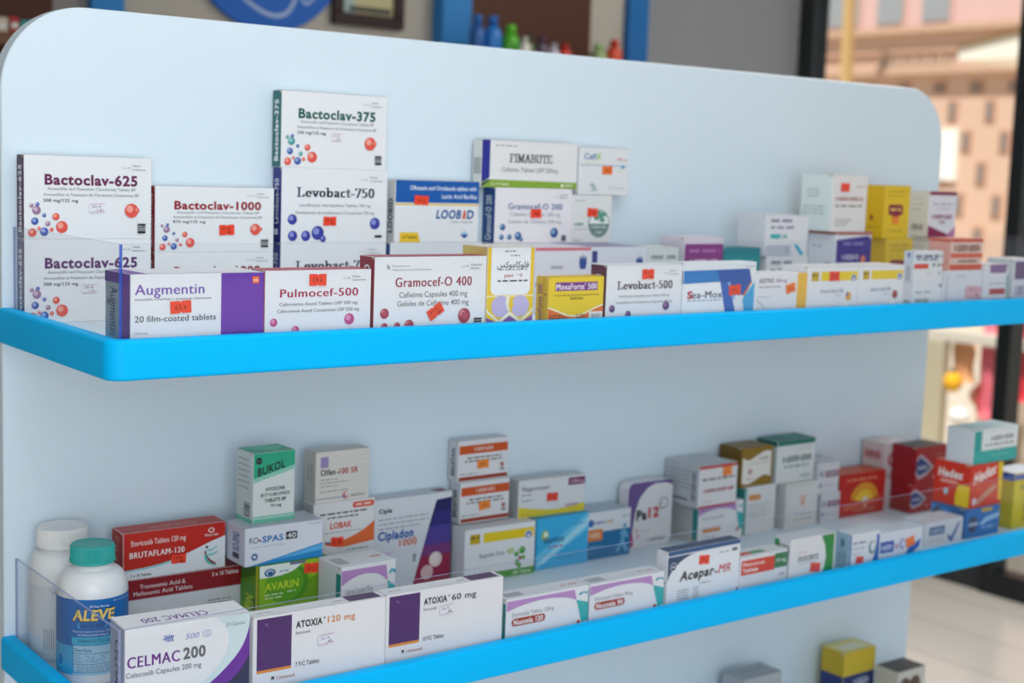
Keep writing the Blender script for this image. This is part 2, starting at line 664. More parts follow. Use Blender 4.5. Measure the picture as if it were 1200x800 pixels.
# ---------------------------------------------------------------- the display stand
LEN, DEP, LIP_T, REC, LIP_H = 1.708, 0.324, 0.016, 0.016, 0.040
WHITE = mat('d9e7f1', .45, .25, key='white_laminate', noise=.012)
BLUE = mat('00bcff', .5, .10, key='blue_shelf_edge', noise=.03)
SHELF_Z = (0.0, -0.3842, -0.7684)

stand = tag(empty('display_stand', (0, 0, FLOOR_Z)), 'long white display stand with rounded back panel and three blue edged shelves', 'display stand')


def local(z):
    return z - FLOOR_Z


def round_rect(x0, x1, z0, z1, r):
    pts = [(x1, z0)]
    for cx, a0 in ((x1 - r, 0), (x0 + r, 90)):
        pts += [(cx + r * math.cos(math.radians(a0 + 5 * i)), z1 - r + r * math.sin(math.radians(a0 + 5 * i))) for i in range(19)]
    pts.append((x0, z0))
    return pts


m = MB()
m.prism(round_rect(.004, 1.704, local(FLOOR_Z), local(.342), .098), DEP, DEP + .03, WHITE, .0015)
fix_normals(m.obj('back_panel', stand))
m = MB()
m.box(.03, 1.68, .03, DEP, 0, .10, mat('c9ced3', .5), .002)
m.obj('plinth', stand)

ACR = clear_mat('acrylic', (.985, .988, .995), refl=.3)
EDGE = clear_mat('acrylic_cut_edge', (.82, .85, .96), edge='a4abd0', edge_mix=.55)
EDGE_B = clear_mat('acrylic_corner_edge', (.35, .45, .9), edge='3a5cc4', edge_mix=.6)


def slab(mb, x0, x1, y0, y1, z0, z1, thin, corner=None):
    """clear sheet: its two broad faces are glass clear, its cut edges tinted"""
    vs = [(x, y, z) for x in (x0, x1) for y in (y0, y1) for z in (z0, z1)]
    fs = {'x0': (0, 1, 3, 2), 'x1': (4, 6, 7, 5), 'y0': (0, 4, 5, 1), 'y1': (2, 3, 7, 6), 'z0': (0, 2, 6, 4), 'z1': (1, 5, 7, 3)}
    for k, f in fs.items():
        mb.add(vs, [f], ACR if k[0] == thin else (EDGE_B if k == corner else EDGE))


def lip_path(L, r, off):
    """outline of the shelf front seen from above, moved inward by off"""
    rr = max(r - off, .0015)
    pts = [(off, DEP)]
    pts += [(off + rr - rr * math.cos(math.radians(9 * i)), off + rr - rr * math.sin(math.radians(9 * i))) for i in range(11)]
    pts += [(L - off - rr + rr * math.sin(math.radians(9 * i)), off + rr - rr * math.cos(math.radians(9 * i))) for i in range(11)]
    pts.append((L - off, DEP))
    return pts


for z in SHELF_Z:
    m = MB()
    m.box(LIP_T - .001, LEN - LIP_T + .001, LIP_T - .001, DEP, local(z) - .034, local(z) - REC, WHITE)
    sh = m.obj('shelf', stand)
    m = MB()
    q = .004
    prof = []
    for cs, cz, a0 in ((LIP_T - .002, -.002, 0), (q, -q, 90), (q, -LIP_H + q, 180), (LIP_T - .002, -LIP_H + .002, 270)):
        rad = q if cs == q else .002
        prof += [(cs + rad * math.cos(math.radians(a0 + 18 * i)), cz + rad * math.sin(math.radians(a0 + 18 * i))) for i in range(6)]
    loops = [[(x, y, local(z) + pz) for x, y in lip_path(LEN, .018, max(ps, 0))] for ps, pz in prof]
    n = len(loops[0])
    vs = [p for lp in loops for p in lp]
    fs = []
    for k in range(len(loops)):
        k2 = (k + 1) % len(loops)
        for i in range(n - 1):
            fs.append((k * n + i, k * n + i + 1, k2 * n + i + 1, k2 * n + i))
    m.add(vs, fs, BLUE, True)
    fix_normals(m.obj('shelf_edge', sh))
    if z < -.6:
        continue   # the bottom shelf carries no guard
    g0, g1, gz0, gz1 = LIP_T + .0004, LIP_T + .0034, local(z) - REC + .0004, local(z) + .0915
    m = MB()
    slab(m, g1 + .0002, LEN - g1 - .0002, g0, g1, gz0, gz1, 'y', 'x0' if z == 0 else None)
    m.obj('front_guard', sh)
    for x0 in (g0, LEN - g1):
        m = MB()
        slab(m, x0, x0 + .003, g0, DEP - .001, gz0, gz1, 'x', 'y0' if z == 0 else None)
        # clear bead of glue that holds the corner
        m.lathe([(.0005, gz0), (.0034, gz0 + .001), (.0042, gz0 + .006), (.0026, gz0 + .016), (.0016, gz0 + .036), (.0012, gz0 + .05)], ACR, 10,
                cx=(g1 + .003 if x0 < 1 else LEN - g1 - .003), cy=g1 + .003)
        m.obj('side_guard', sh)

# ---------------------------------------------------------------- medicine boxes: x, y, z, width, depth, height, turn
TAB = {
    'augmentin':(0.0312,0.0240,-0.0160,0.1458,0.062,0.0776,0.008),
    'pulmocef':(0.1774,0.0240,-0.0160,0.1287,0.032,0.0791,0.000),
    'gramo400':(0.3102,0.0240,-0.0160,0.1515,0.031,0.0920,0.000),
    'flucamox':(0.4628,0.0240,-0.0160,0.0685,0.050,0.1019,0.000),
    'moxa':(0.5546,0.0240,-0.0160,0.0878,0.023,0.0654,0.009),
    'levo500':(0.6461,0.0240,-0.0160,0.1285,0.030,0.0783,0.000),
    'seamox':(0.7765,0.0240,-0.0160,0.1353,0.030,0.0798,0.000),
    'azitro':(0.9140,0.0240,-0.0160,0.1010,0.040,0.0639,0.000),
    'denkA':(1.0170,0.0240,-0.0160,0.1070,0.050,0.0712,0.000),
    'denkB':(1.1278,0.0240,-0.0160,0.0990,0.050,0.0716,0.000),
    'smallLo':(1.2494,0.0240,-0.0160,0.0711,0.018,0.0462,0.000),
    'smallUp':(1.2485,0.0243,0.0302,0.0709,0.018,0.0454,0.000),
    'pinkst':(1.3261,0.0240,-0.0160,0.0952,0.070,0.0616,0.000),
    'redstripe':(1.3370,0.0252,0.0456,0.0819,0.040,0.0476,0.000),
    'burg':(1.4280,0.0240,-0.0160,0.0612,0.050,0.0697,0.000),
    'purp':(1.5033,0.0240,-0.0160,0.0700,0.050,0.0769,0.000),
    'b625lo':(0.0204,0.2980,-0.0160,0.1500,0.022,0.0952,0.000),
    'b625up':(0.0204,0.2980,0.0792,0.1500,0.022,0.0941,0.000),
    'b1000lo':(0.1759,0.3000,-0.0160,0.1571,0.020,0.0791,0.000),
    'b1000up':(0.1759,0.3000,0.0631,0.1570,0.020,0.0787,0.000),
    'l750lo':(0.3421,0.2980,-0.0160,0.1559,0.022,0.0902,0.000),
    'l750up':(0.3420,0.2980,0.0742,0.1559,0.022,0.0939,0.000),
    'b375':(0.3402,0.2980,0.1681,0.1542,0.022,0.0949,0.000),
    'underloo':(0.5030,0.2960,-0.0160,0.1500,0.026,0.0899,0.000),
    'loobid':(0.5105,0.2985,0.0739,0.1365,0.020,0.0826,0.000),
    'pinktop':(0.6714,0.2000,-0.0160,0.0975,0.120,0.0886,0.000),
    'violet':(0.7693,0.2000,-0.0160,0.1052,0.120,0.0886,0.000),
    'gram200':(0.6705,0.2924,0.0726,0.1378,0.028,0.0771,0.000),
    'fimabute':(0.6477,0.2969,0.1497,0.1713,0.019,0.0649,0.000),
    'herbal':(0.8108,0.2950,0.0726,0.0763,0.026,0.0692,0.000),
    'cefix':(0.8222,0.2950,0.1422,0.0945,0.026,0.0685,0.000),
    'green':(0.8760,0.2000,-0.0160,0.0600,0.050,0.0877,0.000),
    'magenta':(0.9474,0.2000,-0.0160,0.0790,0.050,0.1013,0.000),
    'teal':(1.0300,0.2000,-0.0160,0.0772,0.050,0.0858,0.000),
    'tallLo':(1.1224,0.2000,-0.0160,0.0932,0.060,0.0720,0.000),
    'tallUp':(1.1173,0.2000,0.0560,0.0949,0.060,0.0631,0.000),
    'purpleblue':(1.2809,0.2000,-0.0160,0.0861,0.058,0.1104,0.000),
    'bigwhite':(1.2652,0.2007,0.0944,0.0846,0.065,0.0901,0.000),
    'yelLo':(1.4052,0.2000,-0.0160,0.0692,0.033,0.0999,0.000),
    'yelUp':(1.3929,0.2000,0.0839,0.0669,0.036,0.0863,0.000),
    'wpLo':(1.5203,0.2000,-0.0160,0.0758,0.039,0.1012,0.000),
    'wpUp':(1.5115,0.2000,0.0852,0.0754,0.038,0.0774,0.000),
    'celmac':(0.0296,0.0315,-0.4002,0.1351,0.046,0.1017,-0.076),
    'atox120':(0.1715,0.0265,-0.4002,0.1624,0.022,0.0924,-0.034),
    'atox60':(0.3382,0.0260,-0.4002,0.1620,0.022,0.0916,-0.031),
    'nuc120':(0.5080,0.0235,-0.4002,0.1285,0.030,0.0603,-0.016),
    'nuc90':(0.6400,0.0235,-0.4002,0.1265,0.030,0.0593,-0.019),
    'acepar':(0.7750,0.0250,-0.4002,0.1390,0.020,0.0823,0.019),
    'melox':(0.9152,0.0250,-0.4002,0.0944,0.030,0.0556,0.000),
    'ducort':(1.0131,0.0235,-0.4002,0.0936,0.030,0.0683,-0.026),
    'bluewhite':(1.1417,0.0225,-0.4002,0.0679,0.027,0.0591,-0.021),
    'bluetxt':(1.2152,0.0250,-0.4002,0.0964,0.028,0.0516,-0.042),
    'tick':(1.3742,0.0600,-0.4002,0.0950,0.045,0.0398,-0.007),
    'bluebox':(1.4763,0.0600,-0.4002,0.0919,0.068,0.0488,-0.013),
    'hedox':(1.4865,0.0626,-0.3513,0.0888,0.071,0.0717,0.000),
    'tealwhite':(1.4919,0.0650,-0.2797,0.1242,0.052,0.0578,0.008),
    'yelR':(1.6077,0.0600,-0.4002,0.0830,0.050,0.0957,0.000),
    'tranex':(0.1230,0.2600,-0.4002,0.1505,0.050,0.0802,-0.026),
    'bruta':(0.1219,0.2610,-0.3200,0.1301,0.034,0.0567,-0.013),
    'avarin':(0.2713,0.2070,-0.4002,0.0955,0.047,0.0899,0.000),
    'rospas':(0.2547,0.2120,-0.3103,0.1055,0.050,0.0474,-0.011),
    'bukol':(0.2725,0.2280,-0.2629,0.0575,0.042,0.0870,0.030),
    'nuccel':(0.3520,0.1500,-0.4002,0.0780,0.055,0.0910,0.000),
    'lobak':(0.3761,0.2620,-0.3290,0.0915,0.030,0.0710,0.000),
    'olfen':(0.3790,0.2635,-0.2583,0.0795,0.029,0.0674,0.000),
    'cipladon':(0.4865,0.2925,-0.4002,0.1265,0.030,0.1285,0.000),
    'ibudenk':(0.6215,0.2686,-0.4002,0.1200,0.035,0.0762,-0.034),
    'brulo':(0.6270,0.2927,-0.3216,0.0864,0.025,0.0590,0.000),
    'bruup':(0.6245,0.2968,-0.2626,0.0873,0.024,0.0587,0.000),
    'ibumex':(0.7485,0.2702,-0.4002,0.0970,0.045,0.0762,-0.010),
    'naprox':(0.7258,0.2870,-0.3240,0.1201,0.025,0.0553,-0.050),
    'blueor':(0.8480,0.2725,-0.4002,0.0837,0.045,0.0723,-0.012),
    'pa12':(0.9425,0.2915,-0.4002,0.0930,0.022,0.1034,-0.018),
    'nucbk':(1.0610,0.2562,-0.4002,0.1000,0.060,0.0620,0.000),
    'metho':(1.0443,0.2425,-0.3381,0.0844,0.076,0.0668,0.000),
    'undergold':(1.1708,0.2630,-0.4002,0.0722,0.050,0.0782,-0.007),
    'gold':(1.1628,0.2681,-0.3220,0.0740,0.048,0.0637,0.000),
    'underrem':(1.2605,0.2539,-0.4002,0.0775,0.050,0.0761,0.000),
    'remadol':(1.2435,0.2645,-0.3241,0.0924,0.045,0.0712,0.000),
    'ssLo':(1.3495,0.2555,-0.4002,0.0480,0.050,0.0495,0.000),
    'ssUp':(1.3385,0.2555,-0.3507,0.0520,0.050,0.0541,-0.007),
    'redyel':(1.4030,0.2620,-0.4002,0.1190,0.045,0.0744,-0.020),
    'cubox':(1.5265,0.2680,-0.4002,0.0615,0.050,0.1178,0.000),
    'rbLo':(1.5460,0.2220,-0.4002,0.0761,0.043,0.0520,-0.007),
    'rbUp':(1.5460,0.2150,-0.3482,0.0837,0.052,0.0657,-0.006),
    'lobaklo':(0.3761,0.2620,-0.4002,0.0915,0.030,0.0708,0.000),
    'thirdyel':(1.43,0.25,-0.7844,0.085,0.05,0.142,0.0),
    'thirdgrey':(1.18,0.25,-0.7844,0.09,0.05,0.142,0.0),
    'thirdcream':(1.505,0.19,-0.7844,0.075,0.05,0.112,0.0)
}
UP, LO = 'medicine boxes on the upper shelf', 'medicine boxes on the lower shelf'


def pills(F, X, y_top, spec):
    for u, v, r, c, hi in spec:
        F.dot(u, v, r, c, hi)


CORAL, CORAL_H = 'e4574a', 'f5a093'
MAUVE, MAUVE_H = '9a7596', 'cbb4c8'
BLU, BLU_H = '3f5aa8', '93a8d8'


def bactoclav(key, no, col, side, label, sub2, stick=None, slip=None, mauve=(MAUVE, MAUVE_H)):
    c = Carton(key, 'eeeff1', left=side, top='e6e7ea')
    F = c.F
    F.T('Bactoclav-' + no, .155, .885, .225, .345, col, bold=.035)
    F.T('Amoxicillin and Potassium Clavulanate Tablets BP', .175, .87, .375, .412, '6a6d72')
    F.T('Amoxicilline et Potassium de Clavulanate Comprimes BP', .145, .895, .445, .482, '6a6d72')
    F.T(sub2, .145, .41, .515, .555, '222428', bold=.03)
    F.T('2 x 10', .765, .825, .115, .135, '55585d')
    F.T('Tablets', .84, .91, .085, .108, '55585d')
    F.T('Comprimes', .84, .95, .132, .155, '55585d')
    for u, v, r, k in ((.10, .585, .025, 'b'), (.055, .60, .024, 'm'), (.093, .655, .052, 'm'), (.08, .785, .044, 'b'), (.15, .715, .024, 'b'),
                       (.178, .815, .03, 'm'), (.24, .73, .043, 'c'), (.285, .855, .072, 'c'), (.205, .885, .025, 'c'), (.15, .91, .05, 'b'),
                       (.06, .92, .05, 'c'), (.11, .87, .02, 'c'), (.835, .65, .088, 'c'), (.88, .645, .03, 'c')):
        cc = {'b': (BLU, BLU_H), 'm': mauve, 'c': (CORAL, CORAL_H)}[k]
        F.dot(u, v, r, *cc)
    F.R(.885, .81, .95, .86, '26282c')
    F.R(.885, .87, .95, .89, '808388')
    F.R(.885, .90, .95, .93, '26282c')
    F.T('micro', .888, .947, .825, .85, 'e8e8ea')
    c.L.T('Bactoclav-' + no, .28, .72, .12, .92, 'f2f2f4', bold=.03, rot=90)
    c.done(label, UP)
    if stick:
        c.sticker(*stick[0], text=stick[1])
    if slip:
        c.sticker(*slip[0], text=slip[1], col='e9e6ec', ink='55586c', lines='c98aa8', name='price_label')
    return c


bactoclav('b625lo', '625', '5a2768', '4b3462', 'white and purple tablet box behind the upper side guard, lower of two', '500 mg/125 mg', slip=((.50, .60, .019, .0095, 2), '20.4|/.k'))
bactoclav('b625up', '625', '6a2450', '4a1d48', 'white and purple tablet box at the far left, upper of two', '500 mg/125 mg', slip=((.56, .62, .019, .0105, 2), '20.4|/.k'))
bactoclav('b1000lo', '1000', '8e1a28', '8a1420', 'white tablet box with dark red lettering, lower of two, half hidden', '875 mg/125 mg')
bactoclav('b1000up', '1000', '96182a', '9a1a20', 'white tablet box with dark red lettering and orange sticker, upper of two', '875 mg/125 mg', stick=((.59, .66, .020, .0125, 2), '41.6|.k'))
bactoclav('b375', '375', '0c5a50', '1f6a6c', 'white tablet box with teal lettering and teal side, topmost of the tallest upper stack', '250 mg/125 mg', slip=((.51, .58, .016, .0095, 2), '11.5|.k'), mauve=('4a9a98', '9accc8'))


def levobact(key, no, col, side, dotc, label, stick=None, dots=()):
    c = Carton(key, 'edeef1', left=side, top='e6e7ea')
    F = c.F
    F.T('Levobact-' + no, .135, .87, .26, .385, col, font=1)
    F.T('Levofloxacin Hemihydrate Tablets %s mg' % no, .165, .835, .475, .515, '6a6d72')
    F.T('Hemihydrate de Levofloxacine Comprimes %s mg' % no, .13, .87, .575, .615, '6a6d72')
    F.T('1 x 10', .74, .80, .125, .148, '55585d')
    F.T('Tablets', .82, .90, .09, .115, '55585d')
    F.T('Comprimes', .82, .945, .14, .165, '55585d')
    for u, v, r in dots:
        F.dot(u, v, r, *dotc)
    F.R(.88, .90, .95, .935, '26282c')
    c.L.T('Levobact-' + no, .28, .72, .15, .75, 'e4e6f2', bold=.02, rot=90)
    c.L.R(.25, .82, .7, .9, 'e4e6f2')
    c.done(label, UP)
    if stick:
        c.sticker(*stick[0], text=stick[1])
    return c


DP = [(.10, .69, .07), (.88, .74, .082), (.105, .91, .07), (.225, .91, .07), (.335, .87, .095), (.385, .95, .045)]
levobact('l750lo', '750', '232a4c', '2a3488', ('3a3f9c', '8b92d6'), 'white tablet box with navy serif lettering, bottom box of the tallest upper stack', dots=DP)
levobact('l750up', '750', '232a4c', '23297e', ('3a3f9c', '8b92d6'), 'white tablet box with navy serif lettering and indigo dots, middle of the tallest upper stack', ((.445, .71, .0185, .0115, 0), '41.6|.k'), DP)
levobact('levo500', '500', '43203f', '5c2040', ('4a3a78', 'a06a9a'), 'white tablet box with plum serif lettering and plum side in the upper front row', ((.53, .15, .0200, .0125, 0), '41.k|.6'), [(.08, .69, .06), (.29, .79, .06), (.79, .67, .075), (.5, .85, .04)])

# --- upper shelf, front row
c = Carton('augmentin', 'ebecef', left='9fb4c4', top='e4e4ea')
F = c.F
F.R(.665, 0, 1, 1, '6b38a6')
F.T('Augmentin', .03, .535, .13, .262, '7650b0', bold=.018)
F.T('amoxicillin trihydrate + potassium clavulanate', .03, .59, .305, .335, '55585e')
F.T('20 film-coated tablets', .03, .625, .53, .61, '26384a', bold=.008)
F.T('Oral use', .03, .12, .735, .765, '70747a')
F.R(.905, .055, .958, .145, 'ee6a2c')
F.T('gsk', .912, .95, .08, .12, 'f6e6da', bold=.02)
c.L.R(.70, 0, 1, 1, '6b38a6')
c.L.R(0, .0, .70, .14, '5a3a98')
c.L.R(0, .86, 1, 1, '3b4fae')
c.L.T('Augmentin', .22, .52, .2, .82, '2f4a78', rot=-90)
c.U.R(0, .0, .12, 1, '6b38a6')
c.done('white and purple film-coated tablet box in the front left corner of the upper shelf', UP)
c.sticker(.36, .43, .0225, .0125, 3, text='63 k')

c = Carton('pulmocef', 'ecedf0', left='a3223a', top='b8324a')
F = c.F
F.T('Pulmocef-500', .135, .868, .25, .36, 'a81a50', bold=.035)
F.T('Cefuroxime Axetil Tablets USP 500 mg', .13, .868, .43, .475, '5a5c62')
F.T('Cefuroxime Axetil Comprimes USP 500 mg', .11, .885, .52, .565, '5a5c62')
F.T('1 x 10', .72, .79, .105, .13, '44474c')
F.T('Tablets', .81, .89, .085, .11, '44474c')
F.T('Comprimes', .81, .945, .13, .155, '44474c')
for u, v, r in ((.08, .69, .055), (.28, .80, .055), (.79, .68, .078), (.13, .87, .05), (.42, .88, .05)):
    F.dot(u, v, r, 'c24a86', 'e090b6')
c.done('white tablet box with crimson lettering and pink dots, second in the upper front row', UP)
c.sticker(.48, .135, .0205, .0125, 0, text='19 k')

c = Carton('gramo400', 'edeef0', left='962238', top='a83246')
F = c.F
F.T('Gramocef-O 400', .178, .86, .25, .365, '94163c', bold=.035)
F.T('Cefixime Capsules 400 mg', .215, .825, .425, .495, '5a5c62')
F.T('Gelules de Cefixime 400 mg', .20, .84, .535, .60, '5a5c62')
F.T('Rx', .105, .13, .09, .15, '44474c')
F.T('Prescription only', .15, .30, .10, .12, '7a7d82')
F.T('Uniquement sur prescription medicale', .15, .49, .145, .165, '7a7d82')
F.T('1 x 10', .765, .83, .115, .137, '44474c')
F.T('Capsules', .85, .955, .095, .118, '44474c')
F.T('Gelules', .85, .935, .14, .163, '44474c')
for u, v, r in ((.09, .68, .062), (.09, .84, .048), (.2, .835, .045), (.305, .83, .066), (.80, .74, .092), (.36, .93, .04)):
    F.dot(u, v, r, 'a8324a', 'd88a94')
    F.E(u, v, r * .55, 'b84a5e')
F.R(.89, .775, .965, .80, '26282c')
F.R(.89, .81, .965, .83, '26282c')
c.L.T('O', .3, .75, .1, .22, 'f2f2f4', bold=.03)
c.L.T('Gramocef-O 400', .3, .7, .3, .95, 'f2e4e6', bold=.02, rot=90)
c.done('tall white capsule box with dark red lettering in the upper front row', UP)
c.sticker(.535, .675, .0215, .0125, 32, text='31.k|.6')

c = Carton('flucamox', 'eceded', left='d9c26a', top='e6dfcf')
F = c.F
F.R(0, 0, 1, 1, 'ecc62e')
F.P([(.08, 0), (.92, 0), (.92, .48)] + [(.80 + .12 * math.cos(math.radians(9 * i)), .48 + .07 * math.sin(math.radians(9 * i))) for i in range(11)] + [(.20 - .12 * math.sin(math.radians(9 * i)), .48 + .07 * math.cos(math.radians(9 * i))) for i in range(11)] + [(.08, .48)], 'eef0f2')
F.R(0, .555, 1, .57, 'f0e9c4')
F.P(smooth_pts([(0, .80), (.25, .86), (.45, .80), (.55, .80), (.75, .86), (1, .78)]) + [(1, 1), (0, 1)], '8a5aa8')
F.E(.30, .68, .125, 'c2b6dc', k=1.05)
F.E(.72, .68, .125, 'c2b6dc', k=1.05)
F.E(.51, .66, .06, 'ecc62e', k=.7)
F.P([(.0, .70), (.06, .74), (.27, .84), (.5, .74), (.73, .84), (.94, .74), (1, .70), (1, .735), (.73, .885), (.5, .785), (.27, .885), (0, .74)], 'f2eed2')
F.P([(.42, .57), (.5, .57), (.47, .66), (.5, .74), (.44, .72), (.41, .65)], 'f2eed2')
F.T('\uFEB2\uFEDB\uFEEE\uFEE3\uFE8E\uFEDB\uFEEE\uFEE0\uFED3', .20, .88, .165, .235, '25262c', bold=.01)
F.T('\uFEE2\uFEA0\uFEE3  \u0660\u0660\u0665', .36, .74, .29, .34, 'b81c34', bold=.01)
F.G(.25, .25, .85, .268, '77797e', 2)
F.G(.22, .375, .86, .40, '3a3c42', 3, .7)
F.G(.36, .04, .60, .055, '3a3c42', 4, .7)
F.G(.48, .09, .68, .105, '8a6f74', 5, .7)
c.done('narrow upright white, yellow and lilac box with Arabic lettering in the upper front row', UP)

c = Carton('moxa', 'eec932', left='d7b12e', top='ddb92c')
F = c.F
F.R(0, 0, 1, 1, 'eccb2c')
F.P(smooth_pts([(0, .55), (.15, .61), (.35, .70), (.5, .715), (.65, .68), (.85, .58), (1, .52)]) + [(1, 1), (0, 1)], 'f5efcf')
F.P(smooth_pts([(0, .575), (.15, .64), (.35, .73), (.5, .745), (.65, .71), (.85, .61), (1, .55)]) + [(1, 1), (0, 1)], 'e8702c')
F.R(.12, .10, .885, .26, '7a3388')
F.T("MoxaForte' 500", .135, .865, .125, .235, 'f6eef4', bold=.03)
F.T('Flucloxacillin BP 250mg Amoxicillin BP 250mg', .10, .91, .325, .355, '4a3a2a', bold=.01)
F.T('Gelules', .385, .625, .37, .425, '3a3226', bold=.01)
for i in range(5):
    F.G(.03, .70 + i * .05, .36 if i else .28, .725 + i * .05, '5a3018', 5 + i, .7)
    F.G(.50, .70 + i * .05, .68, .725 + i * .05, '7a3a18', 9 + i, .6)
F.R(.735, .66, .985, 1, 'ece6e2')
F.bars(.78, .70, .95, .96, '8a8a92', 12)
c.L.R(.6, 0, .68, 1, 'c79a24')
c.L.T('MoxaForte 500', .18, .52, .15, .92, '6e2f78', bold=.03, rot=90)
c.L.G(.70, .3, .95, .34, '6a4a20', 3)
c.done('small yellow and orange capsule box with purple name panel in the upper front row', UP)

c = Carton('seamox', 'e9edf1', left='dfe6ee')
F = c.F
F.P([(0, .13), (.9, .11), (.9, .30), (0, .34)], '1f7cc4')
F.P([(.45, .125), (.9, .11), (.94, .32), (.82, .55), (.66, .55), (.5, .33)], '1c56a6')
F.P([(.0, .36), (.51, .34), (.60, .62), (.60, .9), (0, .95)], 'eef1f4')
F.P([(.50, .33), (.62, .33), (.74, .9), (.72, .95), (.60, .95)], '2f66ba')
F.P([(.60, .33), (.635, .33), (.72, .62), (.69, .62)], '7fb2e2')
F.P([(.98, .33), (.98, .95), (.86, .95), (.82, .62)], '35a6d8')
F.P([(.82, .55), (.93, .32), (.945, .34), (.84, .58)], 'c46a5a')
F.T('Sea-Mox', .06, .53, .465, .58, '3a3a64', bold=.035)
F.T('S', .06, .135, .465, .58, 'c0304a', bold=.035)
F.G(.06, .605, .52, .63, '7a96ae', 2, .7)
F.T('21 Tablets', .84, .97, .06, .085, '70757a')
c.L.R(.6, .13, 1, .34, '1c4f94')
c.done('white and blue geometric pattern box in the upper front row', UP)
c.sticker(.70, .46, .0215, .0135, 4, text='41.k')

c = Carton('azitro', 'e8e9ec')
F = c.F
F.R(.80, 0, 1, 1, 'eab544')
F.T('AZITRO', .04, .33, .11, .20, '5a5c66', bold=.02)
F.T('500 mg', .37, .58, .12, .195, '8a5a96', bold=.015)
F.T('Film-Coated Tablets', .04, .46, .265, .305, '55575e', bold=.02)
F.G(.04, .49, .26, .52, '9a9da4', 2)
F.P([(.0, .56), (.015, .55), (.18, .74), (.165, .75)], 'a8acb4')
F.R(.80, .96, .86, 1, '8a4a2a')
c.done('white box with a golden yellow stripe down its right end, upper front row', UP)
c.sticker(.66, .33, .0185, .0125, 14, col=ORANGE, text='5.k')


def denk(key, label, mid, ball, ballhi, group, sticker=None, name='Amoxi Denk 500', green=False):
    c = Carton(key, 'eaebee', top='e2e3e5')
    F = c.F
    F.R(.06, .10, .20, .28, 'c6a424')
    F.G(.07, .14, .19, .19, '6a5a1c', 3, .8)
    F.R(.25, .10, .98, .28, 'e8c81e')
    F.E(.90, .24, .085, 'e4e8f0')
    F.E(.90, .24, .07, '5a6fa8')
    F.E(.90, .26, .045, 'dfe4ee', k=.6)
    if green:
        F.R(0, .86, 1, .995, '4f9a3e')
        F.T('100 Tablets', .68, .95, .90, .96, 'dcecd4', bold=.02)
        F.T('Ibuprofen Denk', .20, .56, .47, .56, '6e7a80')
        F.T('400', .59, .69, .45, .555, 'a8c43a', bold=.02)
        for u, v, r in ((.73, .58, .05), (.81, .52, .07), (.74, .74, .055), (.83, .66, .04), (.77, .80, .05)):
            F.dot(u, v, r, '3f8f3a', '86c46a')
        F.E(.78, .66, .035, 'b0344a')
    else:
        F.T(name, .24, .70, .44, .52, '8a90ac', bold=.02)
        F.T('1000 mg', .54, .68, .56, .595, 'a0a6ba')
        F.dot(.81, .60, .085, ball, ballhi)
        F.E(.785, .56, .05, mid, k=.7)
        F.P(smooth_pts([(.30, .94), (.55, .86), (.78, .72), (.8, .80), (.6, .93)]) + [(.3, .97)], 'f6f6f8')
    c.done(label, group)
    if sticker:
        c.sticker(*sticker)
    return c


denk('denkA', 'white box with yellow band, red sticker and orange ball, upper front row', '6a4a8a', 'e0a02a', 'f4d070', UP, (.50, .19, .021, .0135, 0, 'e8322c', '41'))
denk('denkB', 'white box with yellow band and dark red ball, no sticker, upper front row', 'b04a5a', '8a2438', 'b85a68', UP)

c = Carton('smallLo', 'e2e5ea', left='d4d8de')
c.F.bars(.1, .55, .58, .95, '6f8474', 10)
c.F.G(.1, .3, .6, .4, '8a9aa0', 2)
c.F.E(.93, .15, .06, '5a6a90')
c.L.bars(.2, .6, .9, .9, '5a6a5e', 5)
c.done('small white box with green print, lower of two beside the yellow banded pair', UP)
c = Carton('smallUp', 'e4e6ea', left='cfd5de')
c.F.G(.05, .12, .95, .22, '6a7388', 2, .8)
c.F.G(.1, .22, .8, .32, '8a90a0', 3, .8)
c.F.R(.02, .42, .50, .58, 'd8402e')
c.F.E(.68, .46, .06, '3a4a6a')
c.F.E(.84, .47, .06, '4a7a5a')
c.F.E(.95, .47, .05, 'd8402e')
c.F.G(.45, .72, .62, .78, '9aa0ac', 5)
c.F.E(.88, .74, .05, '6a78a8')
c.L.E(.5, .14, .08, '4a62a8', k=.6)
c.L.bars(.3, .5, .8, .95, '9aa0b0', 6)
c.done('small white box with red bar, upper of two beside the yellow banded pair', UP)

c = Carton('pinkst', 'd9dde6', top='cfd3dc')
c.F.G(.3, .12, .55, .18, 'a0a6b4', 2)
c.F.R(.04, .1, .08, .9, 'b8bec8')
c.done('plain pale box with pink label under the red striped box', UP)
c.sticker(.77, .56, .040, .018, -3, col='d9a8b4', text='41.k|.6', ink='8a5a78', lines='c07a90', name='price_label')
c = Carton('redstripe', 'e6c4b6', left='e2a494', top='d87a66')
c.F.R(0, .0, 1, .09, 'cf4a34')
c.F.W(.12, .93, .18, .40, '8a3a34', 9)
c.F.R(0, .46, 1, .60, 'd8604a')
c.F.W(.25, .85, .66, .76, '6a5050', 10)
c.F.R(0, .82, 1, 1, 'c8442f')
c.L.R(0, .0, 1, .1, 'cf6a54')
c.done('pink and red striped box lying on the pale box, upper right', UP)

